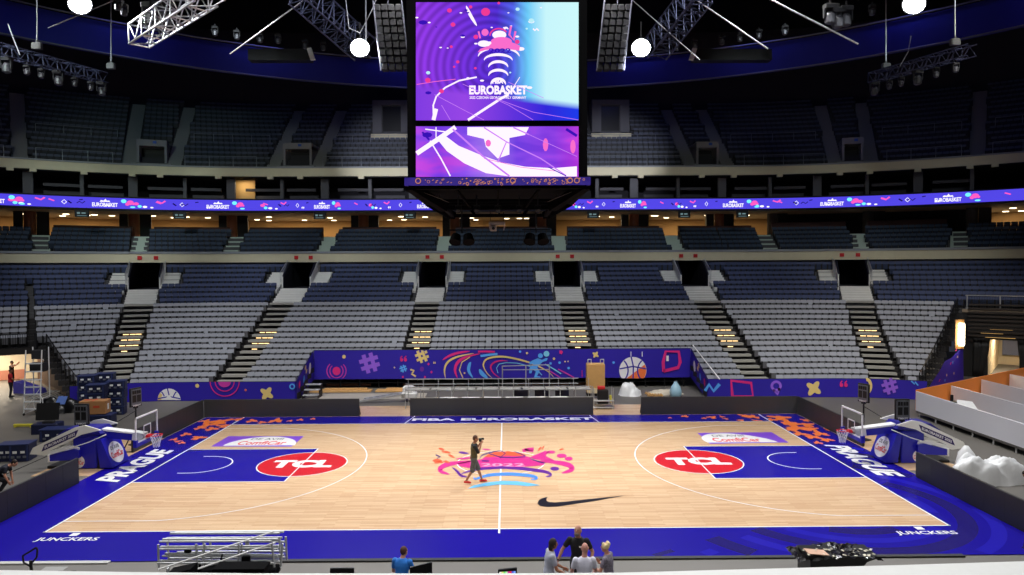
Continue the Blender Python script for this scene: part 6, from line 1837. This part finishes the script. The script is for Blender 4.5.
YP=CP.y+17.2
def gx(px,d): return CP.x+(px-506)*d/FPX
def ex_none(*a): pass
# black shirt man facing the camera
def ex_logo(r,up,hd,H,ja):
    b=MB(); b.ball(hd+H@Vector((0,.055,-.085)),.06,12,8,(1.0,.75,.75),H); b.build('beard',mat('beard_grey',rgb(120,108,104),.9),r,smooth=True)
    b=MB(); c=up(-.07,.145,1.33); b.box(c,(.07,.01,.035)); b.build('chest_print',m_white,r)
    b=MB(); w=ja['R'][2]; b.tube(w-(ja['R'][2]-ja['R'][1]).normalized()*.04,w-(ja['R'][2]-ja['R'][1]).normalized()*.01,.034,10); b.build('wristband',m_black,r)
person('person in a black t-shirt with grey stubble beard, facing the camera at the near edge',(gx(578,17.2),YP,ZC),math.radians(180-12),
  dict(lean=.05,elbR=(.36,.03,1.2),wriR=(.45,.16,.97),elbL=(-.33,.02,1.18),wriL=(-.3,.2,.98),head=(0,.05,1.67),hpitch=-.35,hyaw=-.3),
  m_bk_sh,m_dtr,None,None,skin=mat('skin_mid',rgb(190,138,114),.55),scale=1.06,extra=ex_logo)
def ex_beard(r,up,hd,H,ja): pass
person('bald person in a white t-shirt seen from behind at the near edge',(gx(584,16.1),CP.y+16.1,ZC),math.radians(3),
  dict(elbL=(-.27,.06,1.15),wriL=(-.2,.2,.98),elbR=(.27,.06,1.15),wriR=(.2,.2,.98),head=(.02,.04,1.67)),m_wsh,m_dtr,None,None,skin=mat('skin_pink',rgb(208,150,136),.5),scale=1.03)
person('dark haired person in a grey blue polo shirt, seen in profile',(gx(548,16.7),CP.y+16.7,ZC),math.radians(-78),
  dict(lean=.1,elbR=(.24,.12,1.12),wriR=(.2,.36,1.0),elbL=(-.2,.16,1.12),wriL=(-.16,.4,1.02),head=(0,.05,1.66)),m_gsh,m_dtr,m_hd,None,skin=m_skt,scale=.965,hairstyle='long')
def ex_sun(r,up,hd,H,ja):
    b=MB(); b.ball(hd+H@Vector((-.035,.07,.1)),.028,8,6,(1,.5,.7),H); b.ball(hd+H@Vector((.035,.07,.1)),.028,8,6,(1,.5,.7),H); b.build('sunglasses',m_black,r)
person('blond curly haired person in a patterned blouse with sunglasses on the head',(gx(609,16.6),CP.y+16.6,ZC),math.radians(62),
  dict(lean=.08,elbL=(-.25,.12,1.14),wriL=(-.12,.34,1.14),elbR=(.24,.12,1.12),wriR=(.12,.3,1.2),handR=(-.1,.3,1.),head=(0,.05,1.66),curl=.7),m_flower,m_dtr,m_hb,None,skin=m_skr,scale=.93,hairstyle='curly',extra=ex_sun)
person('person in a bright blue t-shirt seen from behind by the dark monitors',(gx(399,16.4),CP.y+16.4,ZC),math.radians(-14),
  dict(lean=.12,hip=(0,0,.93),elbL=(-.27,.12,1.13),wriL=(-.2,.34,1.08),elbR=(.27,.12,1.13),wriR=(.2,.34,1.08),head=(.02,.05,1.64),hyaw=-.25,hpitch=-.2),m_bsh,m_dtr,m_hbr,None,skin=m_skr,scale=.95)
# crouching worker at the left edge
p=bp(14,486,z=ZC)
person('person in a navy t-shirt bending down behind the black board',(p.x+.12,p.y-1.0,ZC),math.radians(-75),
  dict(hip=(0,-.1,.72),lean=1.0,kneL=(-.12,.25,.5),ankL=(-.12,.02,.09),kneR=(.12,.3,.48),ankR=(.12,.08,.09),elbL=(-.24,.25,1.3),wriL=(-.2,.5,1.2),elbR=(.26,.22,1.3),wriR=(.22,.46,1.25),head=(0,.02,1.68),hpitch=-.5),mat('shirt_navy',rgb(20,22,40),.8),m_dtr,m_hd,None,skin=m_skr)
p=bp(10,397,z=ZC)
person('person in a red t-shirt standing in the tunnel mouth',(p.x+.05,p.y,ZC),math.radians(-60),dict(elbR=(.24,.14,1.15),wriR=(.18,.38,1.1)),mat('shirt_red',rgb(200,30,44),.8),m_dtr,m_hd,None,skin=m_skt,vox=.016)
p=bp(6,388,z=ZC)
person('dark clothed person with arms raised in the tunnel, behind the one in red',(p.x,p.y+.6,ZC),math.radians(-80),dict(elbR=(.3,.2,1.4),wriR=(.15,.4,1.55),elbL=(-.3,.15,1.45),wriL=(-.2,.35,1.62),curl=.8),mat('shirt_brown',rgb(60,38,30),.8),m_dtr,m_hd,None,skin=m_skt,vox=.016)
# seated helper at the right edge: only an arm and knee in dark red show
p=bp(1030,497,z=ZC)
person('person in a dark red top bending beside the white film heap',(p.x+.25,p.y-.15,ZC),math.radians(70),dict(hip=(0,-.15,.6),lean=1.15,kneL=(-.14,.25,.42),ankL=(-.12,.0,.09),kneR=(.14,.25,.42),ankR=(.12,.05,.09),head=(0,.0,1.66),hpitch=-.4,elbL=(-.24,.25,1.25),wriL=(-.2,.45,1.15),elbR=(.24,.25,1.25),wriR=(.2,.45,1.15)),mat('shirt_wine',rgb(130,24,40),.8),m_dtr,m_hd,None,skin=m_skt,vox=.016,scale=.9)

# ============================================================ NEAR EDGE
# pale rim of the stand just below the camera
pts=[bp(px,py,z=2.12) for px,py in ((-60,568.6),(0,570),(130,572),(256,573.3),(500,573.4),(620,572.6),(768,568.6),(900,565),(1024,561.2),(1090,559))]
b=MB(); P=[]
for p in pts: P+= [(p.x,p.y,2.12),(p.x,p.y,1.5),(p.x,p.y-3.4,1.5),(p.x,p.y-3.4,2.12)]
b.add(P,[(i*4+j,i*4+(j+1)%4,(i+1)*4+(j+1)%4,(i+1)*4+j) for i in range(len(pts)-1) for j in range(4)]); structure('wall_near_rim',b,mat('rim_white',rgb(214,216,214),.6,noise=.04))
b=MB(); P=[]
for p in pts: P+= [(p.x,p.y-.1,1.5),(p.x,p.y-.1,ZC)]
b.add(P,[(2*i,2*i+2,2*i+3,2*i+1) for i in range(len(pts)-1)]); structure('wall_near',b,m_dark)
# pallet truck handle
r=thing('pallet_truck','black pallet truck whose looped handle rises at the near court edge','pallet truck',(gx(28,17.5),CP.y+17.5,ZC))
b=MB(); b.tube((0,0,.12),(0,-.05,1.0),.035,8); b.path([(0,-.05,.85),(-.17,-.05,.95),(-.19,-.05,1.12),(-.05,-.05,1.2),(.14,-.05,1.32),(.17,-.05,1.26),(.15,-.05,1.08),(0,-.05,.9)],.022,6); b.build('handle',m_black,r)
b=MB(); b.cbox((0,.1,.2),(.4,.3,.25),.05); b.cbox((-.18,.8,.1),(.16,1.2,.07),.02); b.cbox((.18,.8,.1),(.16,1.2,.07),.02); b.tube((-.1,0,.09),(.1,0,.09),.09,10); b.build('fork_body',m_black,r)
p=bp(53.5,569.5,z=ZC); b=MB(); b.box((0,0,.006),(.6,.32,.012)); tag(b.build('floor_plate',mat('plate_grey',rgb(150,150,148),.5),loc=(p.x,p.y,ZC)),'small pale metal plate on the floor beside the pallet truck','plate')
# rack of stacked steel frames on a black cart
d_=18.2; r=thing('frame_stack','stack of galvanised steel barrier frames on a black cart','steel frames',(gx(220,d_),CP.y+d_,ZC))
L=3.25/2
def frame_row(b,x0,x1,y,z,tilt,r_=.028):
    b.tube((x0,y,z),(x1,y,z-tilt),r_,8)
b=MB(); rn=random.Random(6)
for k in range(7):
    z=.66+k*.105; y=-.25+rn.uniform(0,.5); a_=-L+rn.uniform(-.08,.25); c_=L-rn.uniform(0,.2); t_=rn.uniform(-.03,.08)
    frame_row(b,a_,c_,y,z,t_,.03); frame_row(b,a_+.05,c_-.05,y+.3,z+.04,t_,.03); frame_row(b,a_+.02,c_-.1,y-.2,z+.02,t_*.5,.026)
b.build('steel_tube',m_steel,r)
for x in (-1.45,-.55,-.38,.5,.62,1.4,1.6):
    for y in (-.35,.1):
        b=MB(); b.tube((x+rn.uniform(-.04,.04),y,.62),(x+rn.uniform(-.06,.06),y,1.22),.028,8); b.build('steel_upright',m_steel,r)
b=MB(); b.path([(.1,-.45,.9),(.3,-.5,.75),(.55,-.5,.8),(.7,-.45,.68)],.02,6); b.path([(.15,-.45,1.0),(.1,-.5,.7),(.4,-.5,.62)],.02,6); b.cbox((-.75,-.35,1.05),(.16,.1,.08),.02); b.cbox((.72,-.4,.85),(.2,.12,.16),.02)
b.cbox((.3,-.1,.34),(2.1,.9,.16),.03); b.bar((.65,-.3,.1),(.65,-.3,.7),.1,.08); b.bar((-.55,-.3,.1),(-.5,-.3,.75),.1,.08)
for x in (-.6,1.2):
    for y in (-.4,.25): b.tube((x-.03,y,.1),(x+.03,y,.1),.11,10)
b.build('black_cart',m_vblack,r)
b=MB(); b.tube(bp(158.5,569.5,y=CP.y+16.8),bp(273.5,531.5,y=CP.y+17.9),.022,8); tag(b.build('white_rod',m_white),'upper of two white rods leaning across the steel frame stack','rod')
b=MB(); b.tube(bp(190.5,571.5,y=CP.y+16.8),bp(275.5,542.5,y=CP.y+17.9),.022,8); tag(b.build('white_rod',m_white),'lower of two white rods leaning across the steel frame stack','rod')
r=thing('black_case','tall black case standing below the lower ends of the white rods','case',(gx(178,16.3),CP.y+16.3,ZC)); b=MB(); b.prism([(-.28,-.2,0),(.28,-.2,0),(.28,-.2,1.32),(-.28,-.2,1.2)],(0,.4,0)); b.build('case_body',m_vblack,r); b=MB(); b.box((-.32,0,.65),(.03,.1,1.24)); b.build('grey_edge',m_steel,r)
r=thing('black_case','long low black case in front of the steel frame stack','case',(gx(238,16.6),CP.y+16.6,ZC)); b=MB(); b.cbox((0,0,.57),(1.15,.4,1.14),.02); b.cbox((0,0,1.17),(1.2,.45,.06),.01); b.build('case_body',m_vblack,r)
# black monitors and the one with colour bars on the near desks
def monitor(label,px,d,pyt,w,h,rz,bars=False,tilt=0):
    c=bp(px,pyt,y=CP.y+d); r=thing('monitor',label,'monitor',(c.x,c.y,c.z-h),rz)
    b=MB(); b.prism([(-w/2,0,0),(w/2,0,0),(w/2,0,h),(-w/2,0,h-tilt)],(0,.05,0)); b.build('screen_housing',m_blackshine,r)
    if bars:
        b=MB(); cols=[(240,240,240),(235,235,120),(120,235,120),(190,240,190),(215,60,160),(240,60,70),(70,90,220),(130,170,250)]
        for i,c_ in enumerate(cols): b.use(emi('bar_%d'%i,rgb(*c_),1.)); b.box((-w/2+.03+(i+.5)*(w-.06)/8,-.004,h/2-.02),((w-.06)/8,.006,h-.09))
        b.build('colour_bars',None,r)
    b=MB(); b.bar((0,.05,-.5),(0,.05,.2),.06,.04); b.cbox((0,.05,-.5),(.3,.2,.03),.01); b.build('stand',m_black,r)
    r2=thing('desk','dark desk under the %s'%' '.join(label.split()[:5]),'desk',(c.x,c.y+.1,ZC)); zt_=c.z-h-.53-ZC
    b=MB(); b.cbox((0,0,zt_),(1.0,.6,.04),.01); b.build('desk_top',m_dark,r2)
    b=MB(); 
    for sx in (-1,1):
        for sy in (-1,1): b.bar((sx*.45,sy*.25,0),(sx*.45,sy*.25,zt_),.04,.04)
    b.build('leg',m_dark,r2)
monitor('plain black monitor back beside the person in bright blue',342,16.,568.3,.54,.35,0)
monitor('tilted black monitor the person in bright blue looks at',421,16.,563,.5,.4,.12,False,.09)
monitor('small screen showing colour bars beside the group of people',507.5,15.6,568.6,.42,.28,.12,True,.02)
# black plastic and rubbish pile
c=bp(838,556,y=CP.y+18.4); c.x-=.1; r=thing('rubbish_container','black plastic lined container heaped with rubbish','container',(c.x,c.y,ZC)); r.scale=(.88,.88,.62)
b=MB(); b.prism([(-.9,-.45,0),(.78,-.45,0),(.55,-.45,.55),(.75,-.45,.9),(1.1,-.45,1.08),(1.1,-.45,1.14),(-.95,-.45,1.14),(-.9,-.45,.95)],(0,.9,0)); b.build('black_liner',m_blackshine,r)
b=MB(); rn=random.Random(31); n=26; P=[]
for j in range(9):
    for i in range(n+1):
        x=-1.25+2.45*i/n; y=-.55+1.1*j/8; P.append((x,y,1.06+rn.uniform(0,.12)+.06*math.sin(3*x+1)-(.08 if i in(0,n) else 0)))
b.add(P,[(j*(n+1)+i,j*(n+1)+i+1,(j+1)*(n+1)+i+1,(j+1)*(n+1)+i) for j in range(8) for i in range(n)]); b.build('crumpled_film',mat('black_film',rgb(16,15,16),.18),r)
b=MB(); b.box((-.62,-.2,1.2),(.6,.4,.03),mtx=Matrix.Rotation(.12,3,'Y')); b.build('cardboard_sheet',mat('card_pale',rgb(205,165,140),.7),r)
for i in range(34):
    b=MB(); x=rn.uniform(-1.1,1.1); s_=rn.uniform(.03,.08); b.box((x,rn.uniform(-.5,.1),1.14+rn.uniform(0,.08)),(s_*1.6,s_,.02),mtx=Matrix.Rotation(rn.uniform(-.8,.8),3,'Y')@Matrix.Rotation(rn.uniform(0,3),3,'Z')); b.build('paper_scrap',mat('scrap_white',rgb(205,200,180),.6),r)
